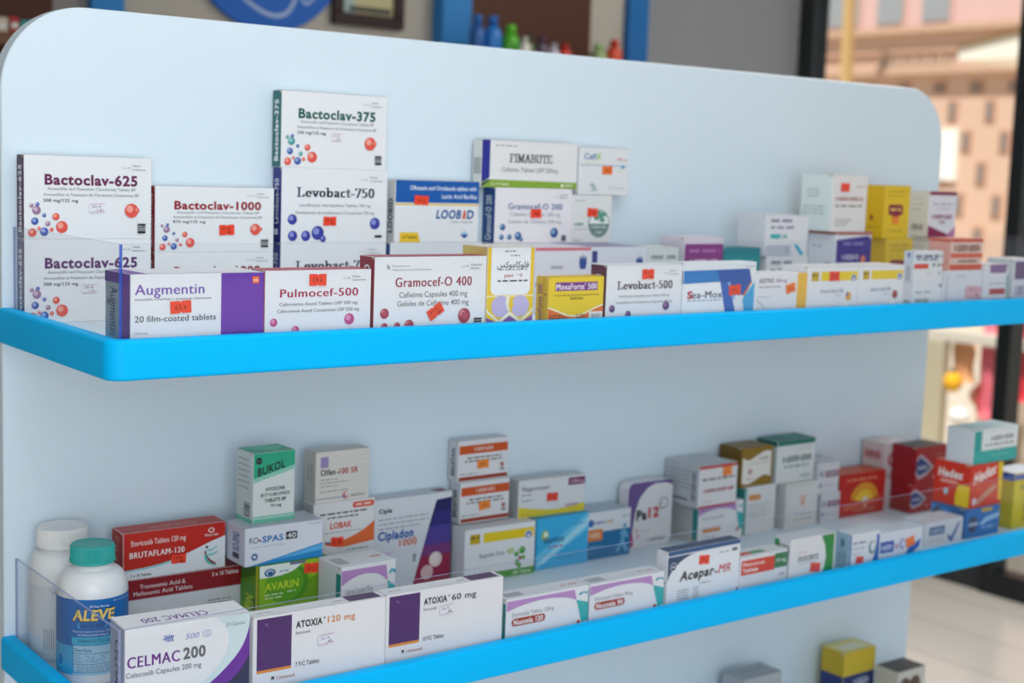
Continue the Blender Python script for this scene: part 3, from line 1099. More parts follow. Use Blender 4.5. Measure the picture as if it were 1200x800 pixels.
c = Carton('burg', 'dde0e8')
c.F.P([(.18, .0), (.95, .0), (.88, .2), (.22, .2)], '7a5a90')
c.F.R(.22, .55, .9, .68, 'a82a44')
c.F.G(.2, .4, .9, .47, 'a0a6b4', 3)
c.F.P([(.94, .3), (1, .2), (1, .9), (.97, .85)], '3a9a92')
c.done('white box with purple flap print and dark red bar, upper right', UP)
c = Carton('purp', 'd5d8e2', left='c4ccd0')
c.F.R(.05, .05, .9, .42, '5a4478')
c.F.bars(.1, .55, .9, .75, '6a6f90', 8)
c.F.G(.1, .85, .7, .95, '5a607a', 3)
c.L.R(0, .2, .3, 1, '3a9a92')
c.done('white box with purple square, last at the right end of the upper front row', UP)

# --- upper shelf, back row
c = Carton('underloo', 'e6e8ec', left='2a4f96')
c.F.G(.86, .12, .97, .15, '8a8d92', 2)
c.F.T('Loobid', .1, .5, .3, .42, '1f5aa0', bold=.03)
c.done('white box with blue side under the blue-topped tablet box', UP)
c = Carton('loobid', 'ecedf0', left='dcdcd8', top='e2e4e8')
F = c.F
F.R(0, 0, 1, .36, '1458a8')
F.R(0, .375, 1, .40, 'e6c24a')
F.T('Ofloxacin and Ornidazole tablets with', .17, .965, .085, .155, 'e8eef6', bold=.01)
F.T('Lactic Acid Bacillus', .545, .97, .215, .285, 'e8eef6', bold=.01)
F.T('LOOB', .48, .78, .475, .61, '1a5a9c', bold=.035, it=.15)
F.T('i', .80, .835, .475, .61, 'd8402c', bold=.035, it=.15)
F.T('D', .85, .935, .475, .61, '1a5a9c', bold=.035, it=.15)
F.T('Tablets / Comprimes', .66, .93, .65, .68, '4a4d52')
F.P([(.06, .84), (.27, .84), (.30, 1), (.06, 1)], 'ecc22a')
F.T('10 Tablets', .09, .26, .89, .94, '5a4a1a', bold=.02)
F.P([(.78, .87), (.83, .81), (.88, .87)], 'a8c8e8')
F.P([(.78, .875), (.88, .875), (.83, .94)], '1a4f96')
c.L.T('LOOBID', .25, .75, .3, .85, '3a3f4c', bold=.03, rot=90)
c.done('white tablet box with deep blue top band and yellow line on the upper shelf', UP)
c.sticker(.30, .32, .0225, .0125, -3, text='41.k')


def lotus(F, u, v, r, col='2f4f98'):
    F.P([(u - r, v)] + [(u - r + 2 * r * t / 8, v - r * 2.2 * abs(math.sin(t * math.pi / 8 * 3)) * (0.6 + .4 * math.sin(math.pi * t / 8))) for t in range(1, 8)] + [(u + r, v), (u + r * .7, v + r * 1.4), (u - r * .7, v + r * 1.4)], col)


c = Carton('pinktop', 'e9e6ec', top='dadce4')
c.F.R(0, 0, 1, .05, 'd8707c')
lotus(c.F, .86, .24, .07)
c.F.G(.28, .27, .50, .34, 'b4b0be', 2, .7)
c.F.W(.02, .24, .52, .60, '7a9ac4', 6)
c.done('white box with pink top edge and blue flower mark behind the Arabic lettered box', UP)
c = Carton('violet', 'dfe0ea', top='8f88ac')
c.F.R(.02, .06, .11, .24, '3a3f80')
c.F.G(.35, .24, .48, .28, 'b0b0c4', 2)
lotus(c.F, .86, .26, .065)
c.done('white box with violet top and navy square supporting the boxes with green emblem', UP)
c = Carton('green', 'd8dedc', top='d0d6d4')
c.F.G(.1, .12, .9, .2, '9aa4a0', 2, .8)
c.F.R(0, .42, 1, .56, '5ac0a2')
c.F.R(.0, .34, .5, .46, '3a8fc0')
c.done('low white box with mint green stripe left of the magenta box', UP)

c = Carton('gram200', 'eeeaee', left='1c4f8c', top='dfe2e8')
F = c.F
F.T('Gramocef-O 200', .165, .865, .275, .385, '1d4f8c', bold=.035)
F.T('Cefixime Capsules 200 mg', .19, .84, .44, .51, '8a8d96')
F.T('Gelules de Cefixime 200 mg', .17, .86, .575, .64, '8a8d96')
F.T('1 x 10', .74, .80, .13, .155, '77797f')
F.G(.83, .10, .95, .13, '77797f', 3)
F.G(.83, .15, .93, .18, '77797f', 4)
for u, v, r in ((.10, .71, .06), (.09, .89, .05), (.19, .89, .05), (.30, .87, .075), (.34, .93, .04), (.77, .81, .09)):
    F.dot(u, v, r, '2a5a90', '8ab0d4')
F.R(.87, .86, .93, .96, '2c2f36')
F.R(.87, .905, .93, .915, 'c8cad0')
c.L.T('Gramocef-O 200', .25, .75, .15, .95, 'e8eef4', bold=.03, rot=90)
c.done('white capsule box with dark blue lettering and dark blue side on the upper shelf', UP)
c.sticker(.52, .46, .0190, .0125, 0, text='38')

c = Carton('fimabute', 'ebeaea', left='dcdcd8', top='e2e2e0')
F = c.F
F.P([(0, .83), (1, .86), (1, .995), (0, .995)], '86a838')
F.P([(.0, 0), (.085, 0), (.085, .80), (0, .90)], '2a2f8e')
F.P([(0, .995), (0, .93), (.075, .84), (.10, .84)], '2a2f5e')
F.T('FIMABUTE', .28, .725, .28, .455, '35373c', font=1)
F.T('Cefixime Tablets USP 200mg', .205, .79, .56, .66, '77797f')
F.G(.14, .09, .36, .13, '8a8d92', 3)
F.T('2 x 10 Tablets', .10, .285, .90, .95, 'e8f0d4', bold=.02)
F.E(.84, .93, .035, 'eef4dc')
F.W(.86, .96, .895, .955, 'e8f0d4', 6)
F.P([(.58, .0), (.585, .0), (.42, .38), (.415, .38)], 'd8d7d8')
for i in range(3):
    c.L.G(.2 + i * .3, .2, .4 + i * .3, .9, '9a9c9e', i + 1, .5)
c.done('white tablet box with green bottom band, lying on the dark blue capsule box', UP)

c = Carton('herbal', 'e6e8e6', top='dcdfe0')
F = c.F
F.E(.68, .60, .30, '8fa8a0', k=1)
F.E(.68, .60, .265, 'e8ecea', k=1)
F.E(.68, .60, .265, '6f8a84', k=1, a0=0, a1=180)
for u, v, r in ((.62, .48, .05), (.72, .42, .06), (.80, .40, .05), (.66, .36, .04), (.76, .52, .05)):
    F.E(u, v, r, '5a9a84', k=1.5)
F.W(.50, .87, .64, .70, 'd8e4e0', 8)
F.W(.60, .77, .75, .81, 'd8e4e0', 4)
F.W(.07, .31, .585, .64, '3f9a6a', 5)
F.G(.07, .10, .32, .14, 'a8aaa8', 2)
F.G(.07, .70, .4, .73, 'a8aaa8', 3)
F.G(.07, .93, .28, .97, 'a8aaa8', 4)
c.done('square white box with round green leaf emblem and red sticker on the upper shelf', UP)
c.sticker(.50, .365, .0190, .0125, -3, text='14')
c = Carton('cefix', 'e6e8ea', top='dcdfe2')
F = c.F
F.T('Cefi', .08, .32, .13, .25, '4a74ac', bold=.02)
F.T('X', .32, .42, .12, .25, '8ac44a', bold=.03)
F.G(.1, .30, .38, .33, 'c4dc8a', 2)
F.T('400 mg', .75, .94, .20, .26, 'e0808a', bold=.01)
F.R(.0, .365, .98, .38, '8fa6be')
F.R(.84, .36, .91, .42, '3aa0cc')
F.R(.79, .46, .86, .50, 'd4e4c4')
F.G(.6, .83, .95, .86, 'a8aaac', 3)
F.P([(.2, .78), (.28, .74), (.34, .86), (.38, .92), (.30, .90), (.24, .94), (.27, .85)], 'a8bcb8')
c.done('white box with orange sticker on top of the green emblem box', UP)
c.sticker(.55, .47, .0190, .0120, 0, col=ORANGE, text='25')

c = Carton('magenta', 'ddd3de', left='d9d2de', top='d8ccd8')
c.F.R(0, .09, 1, .95, '8a3680')
c.F.G(.12, .16, .9, .22, 'b070a8', 2, .7)
c.F.W(.15, .88, .31, .41, 'ecdcea', 7)
c.F.R(0, .50, 1, .54, '70286a')
c.F.E(.55, .62, .06, 'e8703a', k=2)
c.L.bars(.3, .35, .7, .9, '9a8aa4', 8, True)
c.done('magenta box with white side behind the blue pattern box on the upper shelf', UP)
c = Carton('teal', '1f828c', top='2a7f8a')
c.F.R(0, .12, .97, .9, '1c8a92')
c.F.G(.2, .2, .8, .28, '5ab0b4', 2, .7)
c.F.W(.18, .86, .38, .50, 'cfe6e6', 7)
c.done('teal box beside the magenta box on the upper shelf', UP)


def azi(key, label):
    c = Carton(key, 'e3e2e6', left='dcdce2', top='d6d8de')
    F = c.F
    F.G(.1, .08, .6, .17, '8f8da0', 2, .8)
    F.G(.1, .25, .65, .33, '9a98a8', 3, .8)
    F.R(.1, .45, .33, .56, '3fb0b0')
    F.W(.36, .50, .45, .56, '4fb0b0', 3)
    F.R(0, .72, .60, .98, 'b8bcc8')
    F.P([(.66, .70), (.74, .70), (.92, .94), (.84, .98)], '2fa8c8')
    F.E(.5, .85, .10, 'a8aebe', k=.7)
    c.done(label, UP)
    return c


azi('tallLo', 'white box with grey and teal print, lower of two behind the golden stripe box')
azi('tallUp', 'white box with grey and teal print, upper of two behind the golden stripe box')

c = Carton('purpleblue', 'dfe0e8', left='e2e4ea', top='b06a58')
c.F.R(0, 0, 1, .045, 'a8604c')
c.F.P([(0, .12), (.9, .06), (1, .12), (1, .52)] + smooth_pts([(1, .56), (.8, .62), (.5, .54), (.25, .46), (0, .45)]), '3f2f88')
c.F.G(.2, .15, .8, .20, '8a80b8', 2, .7)
c.F.W(.18, .65, .33, .41, 'd8d4ec', 6)
c.F.E(.78, .40, .055, 'e07a5a')
c.F.G(.2, .7, .7, .74, 'a8a4b8', 4)
c.L.R(0, 0, 1, .045, 'a8604c')
c.L.bars(.62, .45, .85, .9, '5a5c66', 14, True)
c.L.G(.15, .2, .5, .24, '9a9ca4', 3)
c.done('white and deep purple box with barcode on its side under the large white box', UP)
c = Carton('bigwhite', 'e8e3e1', left='dfe8e6', top='dde0e0')
c.F.W(.10, .90, .385, .455, 'b06a58', 10)
c.F.G(.1, .52, .9, .57, '8f8a88', 3, .7)
c.F.G(.68, .18, .95, .22, 'c09a94', 2)
for i in range(3):
    c.F.G(.12, .77 + i * .05, .62 - .1 * i, .80 + i * .05, '9a9694', 4 + i, .6)
    c.L.G(.2, .25 + i * .06, .6, .28 + i * .06, '9ab0ac', i, .6)
    c.L.G(.1, .55 + i * .06, .8, .58 + i * .06, '8fb0a4', 4 + i, .6)
c.done('large pale box with rust coloured lettering on the upper shelf', UP)
c.sticker(.34, .22, .0205, .0135, 0, text='', col='ee4a34')


def yellow(key, label, st=False):
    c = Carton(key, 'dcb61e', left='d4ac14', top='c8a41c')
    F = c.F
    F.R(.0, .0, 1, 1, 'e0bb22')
    F.RR(.18, .36, .74, .56, .05, '8a2a38')
    F.P([(.25, .54), (.67, .54), (.46, .64)], '8a2a38')
    F.G(.26, .43, .66, .48, 'e8c86a', 2, .8)
    F.G(.15, .10, .85, .14, 'a88a1a', 3, .6)
    F.G(.15, .18, .8, .21, 'a88a1a', 4, .6)
    F.G(.2, .84, .75, .88, 'b08a1a', 5, .6)
    c.L.E(.35, .62, .06, '8a5a20', k=.7)
    c.L.G(.15, .78, .7, .82, '9a7a18', 4)
    c.done(label, UP)
    if st:
        c.sticker(.46, .66, .0165, .0125, 0, col='f0852a', text='')
    return c


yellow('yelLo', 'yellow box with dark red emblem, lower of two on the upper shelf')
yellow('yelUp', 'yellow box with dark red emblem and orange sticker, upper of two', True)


def whiteplum(key, label):
    c = Carton(key, 'e4dfe6', left='dcd8d0', top='d2ccd4')
    F = c.F
    F.R(0, 0, 1, .08, '86204e')
    F.G(.15, .25, .9, .30, 'a89ab0', 2, .6)
    F.G(.3, .36, .75, .40, 'b0a4b8', 3, .6)
    F.W(.12, .88, .50, .60, '96285a', 8)
    F.W(.38, .62, .64, .70, '96285a', 3)
    F.P([(0, .74), (.72, .93), (.72, 1), (0, 1)], '86144a')
    F.P([(.72, .93), (1, .76), (1, 1), (.72, 1)], 'b878a8')
    for i in range(3):
        c.L.G(.1, .15 + .12 * i, .7, .18 + .12 * i, 'a8a098', i, .6)
    c.L.bars(.15, .72, .75, .85, '6a665e', 8)
    c.done(label, UP)
    return c


whiteplum('wpLo', 'white and plum box, lower of two at the right end of the upper back row')
whiteplum('wpUp', 'white and plum box, upper of two at the right end of the upper back row')

# --- lower shelf, front row
c = Carton('celmac', 'ecebee', left='a9b6d2', top='eceaee')  # left side's blue is the guard's tint on the light, painted in
F = c.F
crv = smooth_pts([(1, .02), (.985, .18), (.93, .36), (.82, .53), (.66, .70), (.50, .82), (.36, .93), (.3, 1)])
inner = smooth_pts([(.72, 0), (.80, .13), (.825, .28), (.77, .47), (.65, .63), (.50, .75), (.34, .88), (.2, 1)])
low = smooth_pts([(1, .44), (.92, .60), (.78, .76), (.62, .90), (.5, 1)])
F.P([(1, 0)] + inner + [(1, 1)], 'cfdfe2')
F.P(crv + [(1, 1)], '6a2a98')
F.P(low + [(1, 1)], '2a2f52')
F.T('CELMAC', .018, .425, .285, .40, '6a1f86', bold=.035)
F.T('200', .455, .635, .275, .39, '66686e', bold=.035)
F.T('Celecoxib Capsules 200 mg', .01, .60, .445, .50, '5e6066')
F.T('20 Capsules', .80, .955, .075, .115, '8a9096')
F.T('500', .47, .575, .13, .185, '8a94c8', it=.3)
for a0 in (0, 1):
    F.P(_ell(.645, .155, .035, .038, 0, 350, 18) + _ell(.645, .155, .031, .033, 350, 0, 18), '8a94c8')
F.P(_ell(.648, .155, .016, .018, 0, 300, 12) + _ell(.648, .155, .012, .013, 300, 0, 12), '8a94c8')
for i in range(4):
    F.P([(.30 + .018 * i, .115), (.306 + .018 * i, .11), (.33 + .016 * i, .18), (.322 + .016 * i, .185)], '5a6ab8')
F.P([(.29, .15), (.38, .125), (.382, .135), (.29, .16)], '5a6ab8')
c.L.T('CELMAC', .38, .72, .16, .72, '33407a', bold=.03, rot=-90)
c.U.T('CELMAC 200', .18, .70, .42, .74, '6a2f8a', bold=.03, rot=180)
c.done('white and purple capsule box with handwriting in the front left corner of the lower shelf', LO)


def atoxia(key, dose, doscol, tabs, label, slip):
    c = Carton(key, 'eceaec', top='e9e6e8')
    F = c.F
    F.R(.022, .03, .275, .645, '4c2468')
    F.R(.022, .645, .275, .68, 'e08a3a')
    F.P([(.075, .09), (.085, .085), (.105, .125), (.098, .13)], '8a6aa0')
    F.T('ATOXIA', .305, .505, .125, .205, '1f2226', bold=.035)
    F.E(.52, .135, .012, '55585d')
    F.T(dose, .545, .755, .125, .205, doscol, bold=.025)
    F.T('Etoricoxib', .305, .415, .245, .285, '66696e')
    F.T(tabs, .305, .485, .62, .675, '44474c', bold=.01)
    F.P([(.13, .74), (.15, .74), (.15, .79), (.14, .765), (.13, .79)], '2a2c30')
    F.T('Unimed', .17, .30, .745, .785, 'b8623a', bold=.02)
    c.U.R(.72, .0, .97, .9, '4c2a5c')
    c.U.G(.62, .45, .72, .6, '8a8a90', 2)
    c.U.G(.05, .45, .15, .6, '8a8a90', 3)
    c.done(label, LO)
    c.sticker(*slip, col='e8e6ec', text='5x.k|.6', ink='6a5a84', lines='c48a9c', name='price_label')
    return c


atoxia('atox120', '120 mg', 'd8863a', '7 F/C Tablets', 'white box with dark purple block and orange dose lettering, lower front row', (.535, .40, .020, .0115, 3))
atoxia('atox60', '60 mg', '26282c', '10 F/C Tablets', 'white box with dark purple block and all black lettering, lower front row', (.50, .31, .019, .0115, 4))


def nucoxia(key, gen, name, label, group=LO, tag_col='a83a2a', left='dcdee2', small=False):
    c = Carton(key, 'ebebee', left=left, top='e0e1e4')
    F = c.F
    F.P([(0, .05), (.82, .05)] + smooth_pts([(.85, .28), (.7, .175), (.45, .13), (.2, .17), (0, .26)]), 'b88cc4')
    F.P([(.845, .27), (1, .37), (1, .74), (.92, .78)], '35b0b0')
    F.P(smooth_pts([(.87, .17), (.91, .12), (.97, .14)]) + smooth_pts([(.965, .165), (.93, .15), (.90, .19)]), '3aa0b8')
    F.E(.97, .155, .03, '3aa0b8', k=.8)
    F.T(gen, .07, .57, .30, .385, '8a8a94')
    if name:
        F.RR(.065, .425, .465, .585, .07, tag_col)
        F.T(name, .09, .44, .455, .555, 'f2eae8', bold=.035)
    else:
        F.R(.10, .60, .5, .72, 'd88a4a')
    F.E(.88, .76, .05, 'c24a3a')
    F.G(.08, .82, .4, .87, '9a9ca2', 3, .5)
    c.U.R(.04, .3, .25, .8, 'a8abb2')
    c.U.G(.72, .45, .95, .6, 'd08a70', 3, .7)
    c.L.R(.8, .1, 1, .9, '2a8a8a')
    c.done(label, group)
    return c


nucoxia('nuc120', 'Etoricoxib Tablets 120mg', 'Nucoxia 120', 'white box with lilac swoosh directly right of the purple block boxes')
nucoxia('nuc90', 'Etoricoxib Tablets 90mg', 'Nucoxia 90', 'white box with lilac swoosh directly left of the navy cornered box')

c = Carton('acepar', 'e9ecf0', left='dfe0e4', top='2c4468')
F = c.F
F.R(0, 0, 1, .075, '2f5a8c')
F.R(0, .095, 1, .995, '31486c')
F.P([(u, max(.095, min(.995, v))) for u, v in _ell(.535, .565, .535, .50, 0, 360, 48)], 'ebedf1')
F.P([(.5, .095), (1, .095), (1, .55), (.9, .35), (.7, .18)], 'ebedf1')
F.P([(0, .6), (.05, .75), (.2, .9), (.5, .995), (0, .995)], 'ebedf1')
F.T('Acepar', .165, .635, .37, .52, '23262c', bold=.035, it=.2)
F.T('-', .645, .69, .41, .52, '23262c', bold=.04)
F.T('MR', .70, .87, .37, .52, 'c8283a', bold=.03, it=.2)
F.T('Tablets', .43, .60, .60, .635, '77797f', it=.2)
F.E(.075, .26, .07, 'c9d2de')
F.E(.075, .26, .058, '31486c')
F.R(.05, .25, .10, .275, 'c9d2de')
F.G(.70, .15, .84, .18, '8a8d92', 2)
F.R(.88, .13, .96, .18, '5a5f68')
for i in range(5):
    F.G(.14, .67 + i * .045, .30, .69 + i * .045, '66696e', i, .7)
    F.G(.36, .67 + i * .045, .44, .69 + i * .045, '66696e', i + 3, .7)
c.L.T('Acepar', .2, .7, .35, .75, '23262c', bold=.03, rot=90)
c.done('white muscle relaxant box with navy corners and navy top in the lower front row', LO)
c.sticker(.49, .235, .0195, .0125, -4, text='53 k')

c = Carton('melox', 'e6e6ea', top='dfe0e2')
F = c.F
F.R(.0, .10, .71, .47, 'd8402e')
F.R(.71, .06, 1, .44, '2f7a52')
F.T('Meloxicam', .04, .49, .15, .255, 'f2e6e4', bold=.035)
F.T('Tablets', .04, .36, .31, .40, 'f2e6e4', bold=.035)
F.T('15 mg', .76, .95, .20, .29, 'e6f0ea', bold=.03)
F.W(.82, .95, .58, .66, 'b4aac0', 4)
c.U.R(.05, .4, .3, .8, 'd8604a')
c.U.R(.3, .4, .6, .8, '5a9a72')
c.done('low white box with red and green band right of the navy cornered box', LO)

c = Carton('ducort', 'e6e6e8', left='d8dadd', top='d8dadf')
F = c.F
F.P([(.68, .02), (.97, .02), (.97, .98), (.66, .98), (.76, .75), (.80, .5), (.77, .25)], '2a8a42')
F.T('DUOCERTZ', .18, .63, .40, .50, '54585e', bold=.03)
F.G(.18, .30, .40, .33, 'c48a94', 2)
F.G(.18, .54, .6, .57, 'a0a2a8', 3)
c.L.R(0, .05, .3, .5, '2a8a52')
c.L.bars(.3, .15, .95, .45, '55585e', 6, True)
c.done('white box with a green swoosh down its right side in the lower front row', LO)
c.sticker(.56, .68, .0200, .0130, -8, text='', col='e2463a')

c = Carton('bluewhite', 'e6e9ee', left='94b4c8', top='dce4e8')
F = c.F
F.P([(.0, .02), (.05, .02), (.05, .98), (0, .98)], '2a62a8')
F.P([(.97, .1), (.97, .97), (.62, .97), (.80, .7), (.88, .4), (.88, .1)], '2a62b4')
F.E(.74, .42, .17, '6a8f94', k=.8)
F.E(.76, .40, .12, 'e4eaee', k=.7)
F.G(.1, .22, .55, .27, '5a78a8', 2, .8)
F.G(.1, .36, .5, .40, '8aa0c0', 3, .8)
F.G(.1, .5, .4, .53, '8aa0c0', 4, .8)
c.L.E(.5, .25, .12, '4a7a94', k=.5)
c.L.bars(.2, .45, .8, .9, '6a90a8', 7, True)
c.done('upright white and blue box with pale blue side in the lower front row', LO)
c.sticker(.33, .70, .0165, .0125, -6, text='', col='e2463a')

c = Carton('bluetxt', 'dfe4ee', top='d8dfe8')
F = c.F
F.R(.0, .28, .32, .62, '2f5ab0')
F.W(.03, .30, .38, .54, 'd8e0f0', 5)
F.W(.34, .44, .4, .55, 'c46a8a', 3)
F.E(.52, .42, .16, '7a90c8', k=.7)
F.E(.535, .42, .10, 'dfe4ee', k=.7)
F.P([(.58, .80), (.70, .55), (.97, .35), (.93, .60), (.80, .72), (.70, .95)], '2a62b4')
F.G(.05, .75, .5, .80, '9aa6c0', 3)
c.done('low white box with blue brush stroke and orange sticker, lower front row', LO)
c.sticker(.70, .40, .0190, .0150, 14, col='f07a3c')

c = Carton('tick', 'dcdee4', left='d2d5dc', top='d8dade')
F = c.F
F.R(.08, .22, .50, .56, '5f7698')
F.W(.12, .46, .32, .48, 'b8c4d8', 6)
F.P([(.58, .70), (.63, .62), (.68, .76), (.86, .22), (.93, .18), (.72, .95), (.66, .95)], '4a6ca4')
F.G(.06, .75, .45, .82, 'a0a6b0', 3)
c.L.W(.2, .8, .3, .45, 'b0b4c0', 4)
c.done('white box with blue tick mark near the right of the lower shelf', LO)

c = Carton('bluebox', '1f6fb8', left='23609c', top='3a7ab0')
F = c.F
F.R(0, 0, 1, 1, '2272ba')
F.E(.22, .55, .30, '3a4a70', k=.9)
F.R(.1, .48, .38, .60, 'a8b0c8')
F.P([(.42, .55), (.6, .35), (1, .25), (1, .42), (.7, .5), (.5, .62)], '9ac4e4')
F.R(.45, .04, .78, .16, 'c8a83a')
F.G(.5, .65, .9, .75, '8ab4dc', 3, .8)
c.L.P([(0, .0), (.5, .1), (1, .45), (1, .6), (.5, .35), (0, .3)], '3a8ad0')
c.L.E(.2, .3, .25, '4a5a7a', k=.8)
c.done('blue box with dark oval and pale streak under the red and yellow box, lower right', LO)
c = Carton('hedox', 'd8301c', left='d6341e', top='cc5a3a')
F = c.F
F.R(0, 0, 1, 1, 'd4341f')
F.T('Hedex', .10, .78, .20, .45, 'f2e8e4', bold=.035, it=.15, up=.2)
F.P([(.15, .85), (.75, .50), (.85, .6), (.25, .95)], 'c88a7a')
F.E(.15, .85, .09, 'd8d4e4', k=.7)
F.P([(.84, 0), (1, 0), (1, .9), (.9, .9)], 'e8c21e')
c.L.T('Hedex', .12, .80, .17, .36, 'f2e8e4', bold=.035, it=.1)
c.L.R(.20, .42, .70, .5, 'e8a090')
c.L.R(.62, .48, 1, .98, 'f0c818')
c.L.P([(.62, .48), (.7, .42), (.62, .75)], 'd6341e')
c.L.E(.36, .70, .08, 'b0d0dc', k=.8)
c.done('red and yellow pain relief box on top of the blue box at the lower right', LO)
c = Carton('tealwhite', 'e2e8ea', left='d6dade', top='cfe0e2')
F = c.F
F.R(0, .03, .17, 1, '1f9c98')
F.R(.0, .62, 1, 1, '2fa8a4')
F.R(.19, .10, .97, .58, 'e2e6e8')
F.W(.38, .92, .22, .36, '4a5258', 9)
F.G(.25, .44, .9, .50, '70787c', 3, .8)
F.G(.4, .75, .85, .8, '7ac4c0', 4)
F.E(.58, .60, .06, 'e0c8b8')
c.U.R(.1, .2, .9, .75, 'b4d4da')
c.done('white and teal box topmost of the pile at the lower right', LO)
c = Carton('yelR', 'd4c21e', left='b8b024', top='dfe6ee')
F = c.F
F.R(0, 0, 1, 1, 'd8c41c')
F.R(0, .02, 1, .12, '2f5ab0')
F.W(.25, .9, .20, .32, '3a4a5a', 5)
for i in range(7):
    F.G(.35, .42 + i * .07, .9, .46 + i * .07, '6a6a2a', i, .7)
c.L.R(.5, .0, 1, .14, '2f5ab0')
c.done('tall yellow box with blue and white top at the right end of the lower shelf', LO)

# --- lower shelf, back row
c = Carton('tranex', 'dcdde2', left='c9ccd4', top='8a2a2e')
F = c.F
F.R(0, 0, 1, .30, '8e1a22')
F.R(0, .30, 1, .31, 'b8a8ac')
F.T('Tranexamic Acid &', .125, .505, .085, .15, 'ecdcdc', bold=.015)
F.T('Mefenamic Acid Tablets', .075, .565, .185, .25, 'ecdcdc', bold=.015)
F.T('3 x 10 Tablets', .735, .965, .05, .11, 'ecdcdc', bold=.025)
for i in range(3):
    F.G(.70, .47 + i * .05, .90 - .06 * (i == 2), .495 + i * .05, '7a7d84', i, .6)
c.done('grey white tablet box with dark red top band under the red diagonal box', LO)
c = Carton('bruta', 'e3e6ea', left='b03026', top='b83226')
F = c.F
F.R(0, 0, 1, 1, 'e4e7eb')
F.P([(0, 0), (1, 0), (1, .26)] + smooth_pts([(1, .30), (.85, .40), (.65, .56), (.45, .69), (.25, .76), (0, .79)]), 'c2281c')
F.P(smooth_pts([(.52, .66), (.35, .735), (.2, .775), (0, .795)]) + smooth_pts([(0, .82), (.2, .805), (.38, .76), (.52, .67)]), '6ac4c8')
F.T('Etoricoxib Tablets 120 mg', .075, .60, .17, .285, 'f0e0de', bold=.012)
F.T('BRUTAFLAM-120', .06, .585, .42, .545, 'f4eae8', bold=.035)
F.T('3 x 10 Tablets', .07, .265, .885, .945, '3a3c42', bold=.02)
F.E(.855, .15, .055, 'f0e4e2', k=1.3)
F.E(.855, .15, .035, 'c2281c', k=1.3)
F.T('Micro labs', .79, .925, .22, .275, 'f0e4e2', bold=.03)
F.E(.81, .51, .03, '2a2c30')
for cc, dv in (('2a2f3c', 0), ('c23a3a', .03), ('4fb8b8', .06)):
    F.P(smooth_pts([(.80, .58 + dv), (.815, .70 + dv), (.85, .80 + dv), (.90, .88 + dv * .6)]) + smooth_pts([(.905, .905 + dv * .6), (.84, .84 + dv), (.795, .74 + dv), (.785, .60 + dv)]), cc)
F.P(smooth_pts([(.81, .56), (.86, .56), (.91, .50)]) + smooth_pts([(.91, .53), (.86, .60), (.81, .60)]), '7accc8')
F.P(smooth_pts([(.81, .66), (.87, .66), (.92, .62)]) + smooth_pts([(.92, .65), (.87, .70), (.81, .70)]), '7accc8')
c.L.T('BRUTAFLAM-120', .3, .7, .1, .9, 'd89a90', bold=.02, rot=90)
c.U.T('BRUTAFLAM-120', .3, .75, .45, .8, 'd88a80', bold=.02, rot=180)
c.done('red and white diagonal tablet box lying on the dark red banded box', LO)
c.sticker(.53, .68, .0185, .0110, -3, text='10.k|.6')

c = Carton('avarin', '7cae22', left='3f7a24', top='4a8a2a')
c.F = F = Print(c.mb, lambda u, v, e, c=c: (u * c.w, -e, c.h * (1 - v * .56)), c.w, c.h * .56)
F.R(0, 0, 1, 1, '86b41e')
F.P([(.55, 0), (1, 0), (1, 1), (.6, 1), (.8, .6), (.72, .25)], '9cc02a')
F.P([(.7, .5), (1, .25), (1, .8), (.8, 1), (.55, 1)], '6a9a1c')
F.E(.42, .52, .48, '4a8a1f', k=1.15)
F.E(.36, .52, .46, '5c9e22', k=1.15)
F.P([(.0, 0), (.62, 0)] + smooth_pts([(.62, .05), (.48, .22), (.25, .30), (0, .30)]), 'e6ebe6')
F.E(.15, .19, .10, '1f5a8c', k=1.5)
F.E(.15, .19, .07, 'c4d8e4', k=1.5)
F.E(.155, .205, .05, '1f5a8c', k=1.5)
F.G(.29, .17, .42, .21, '6a90a8', 3, .8)
F.RR(.43, .0, .66, .07, .03, '6a6a8a')
F.T('AVARIN', .08, .56, .44, .63, 'c4dc32', bold=.02)
F.G(.08, .72, .36, .76, 'd8e6c0', 2, .7)
F.G(.40, .70, .52, .74, 'd8e6c0', 4, .7)
F.G(.08, .80, .32, .84, 'd8e6c0', 3, .7)
c.L.P([(0, .3), (1, .1), (1, .4), (0, .7)], '5a9a2a')
c.L.R(.85, 0, 1, 1, 'c4c428')
c.L.P([(.2, .6), (.6, .5), (.4, 1), (.1, 1)], '8ab82a')
c.L.T('AVARIN', .3, .7, .45, .95, 'c4dc32', bold=.03, rot=90)
c.U.R(.05, .3, .5, .9, 'c8dcc0')
c.U.P([(.55, .2), (.95, .2), (.85, .9), (.6, .9)], '2f6a2a')
c.done('bright green box with yellow lettering under the white and blue wedge box', LO)
c.sticker(.74, .125, .0195, .0125, -4, text='41 k')
c = Carton('rospas', 'dfe2ec', left='c9ccda', top='c9cdd6')
F = c.F
F.P([(.05, .99), (.3, .90), (.65, .76), (1, .62), (1, .995), (.05, .995)], '2c8ad0')
F.P([(.35, .90), (.65, .79), (1, .66), (1, .80), (.65, .87)], '5ab0e4')
F.T('RO', .05, .165, .25, .41, '3a3c44')
F.T('-SPAS', .17, .48, .25, .41, '1f72b4', bold=.025)
F.T('\u25B8', .165, .195, .27, .40, 'd84a3a')
F.R(.515, .21, .66, .41, '2f3238')
F.T('40', .53, .645, .245, .38, 'd8dae0', bold=.02)
F.G(.05, .50, .5, .53, 'a0a6b4', 2, .6)
F.G(.82, .06, .97, .09, '9a9ca6', 3, .6)
for k in range(6):
    a = math.radians(60 * k)
    F.E(.115 + .022 * math.cos(a), .76 + .055 * math.sin(a), .045, '4a6a98')
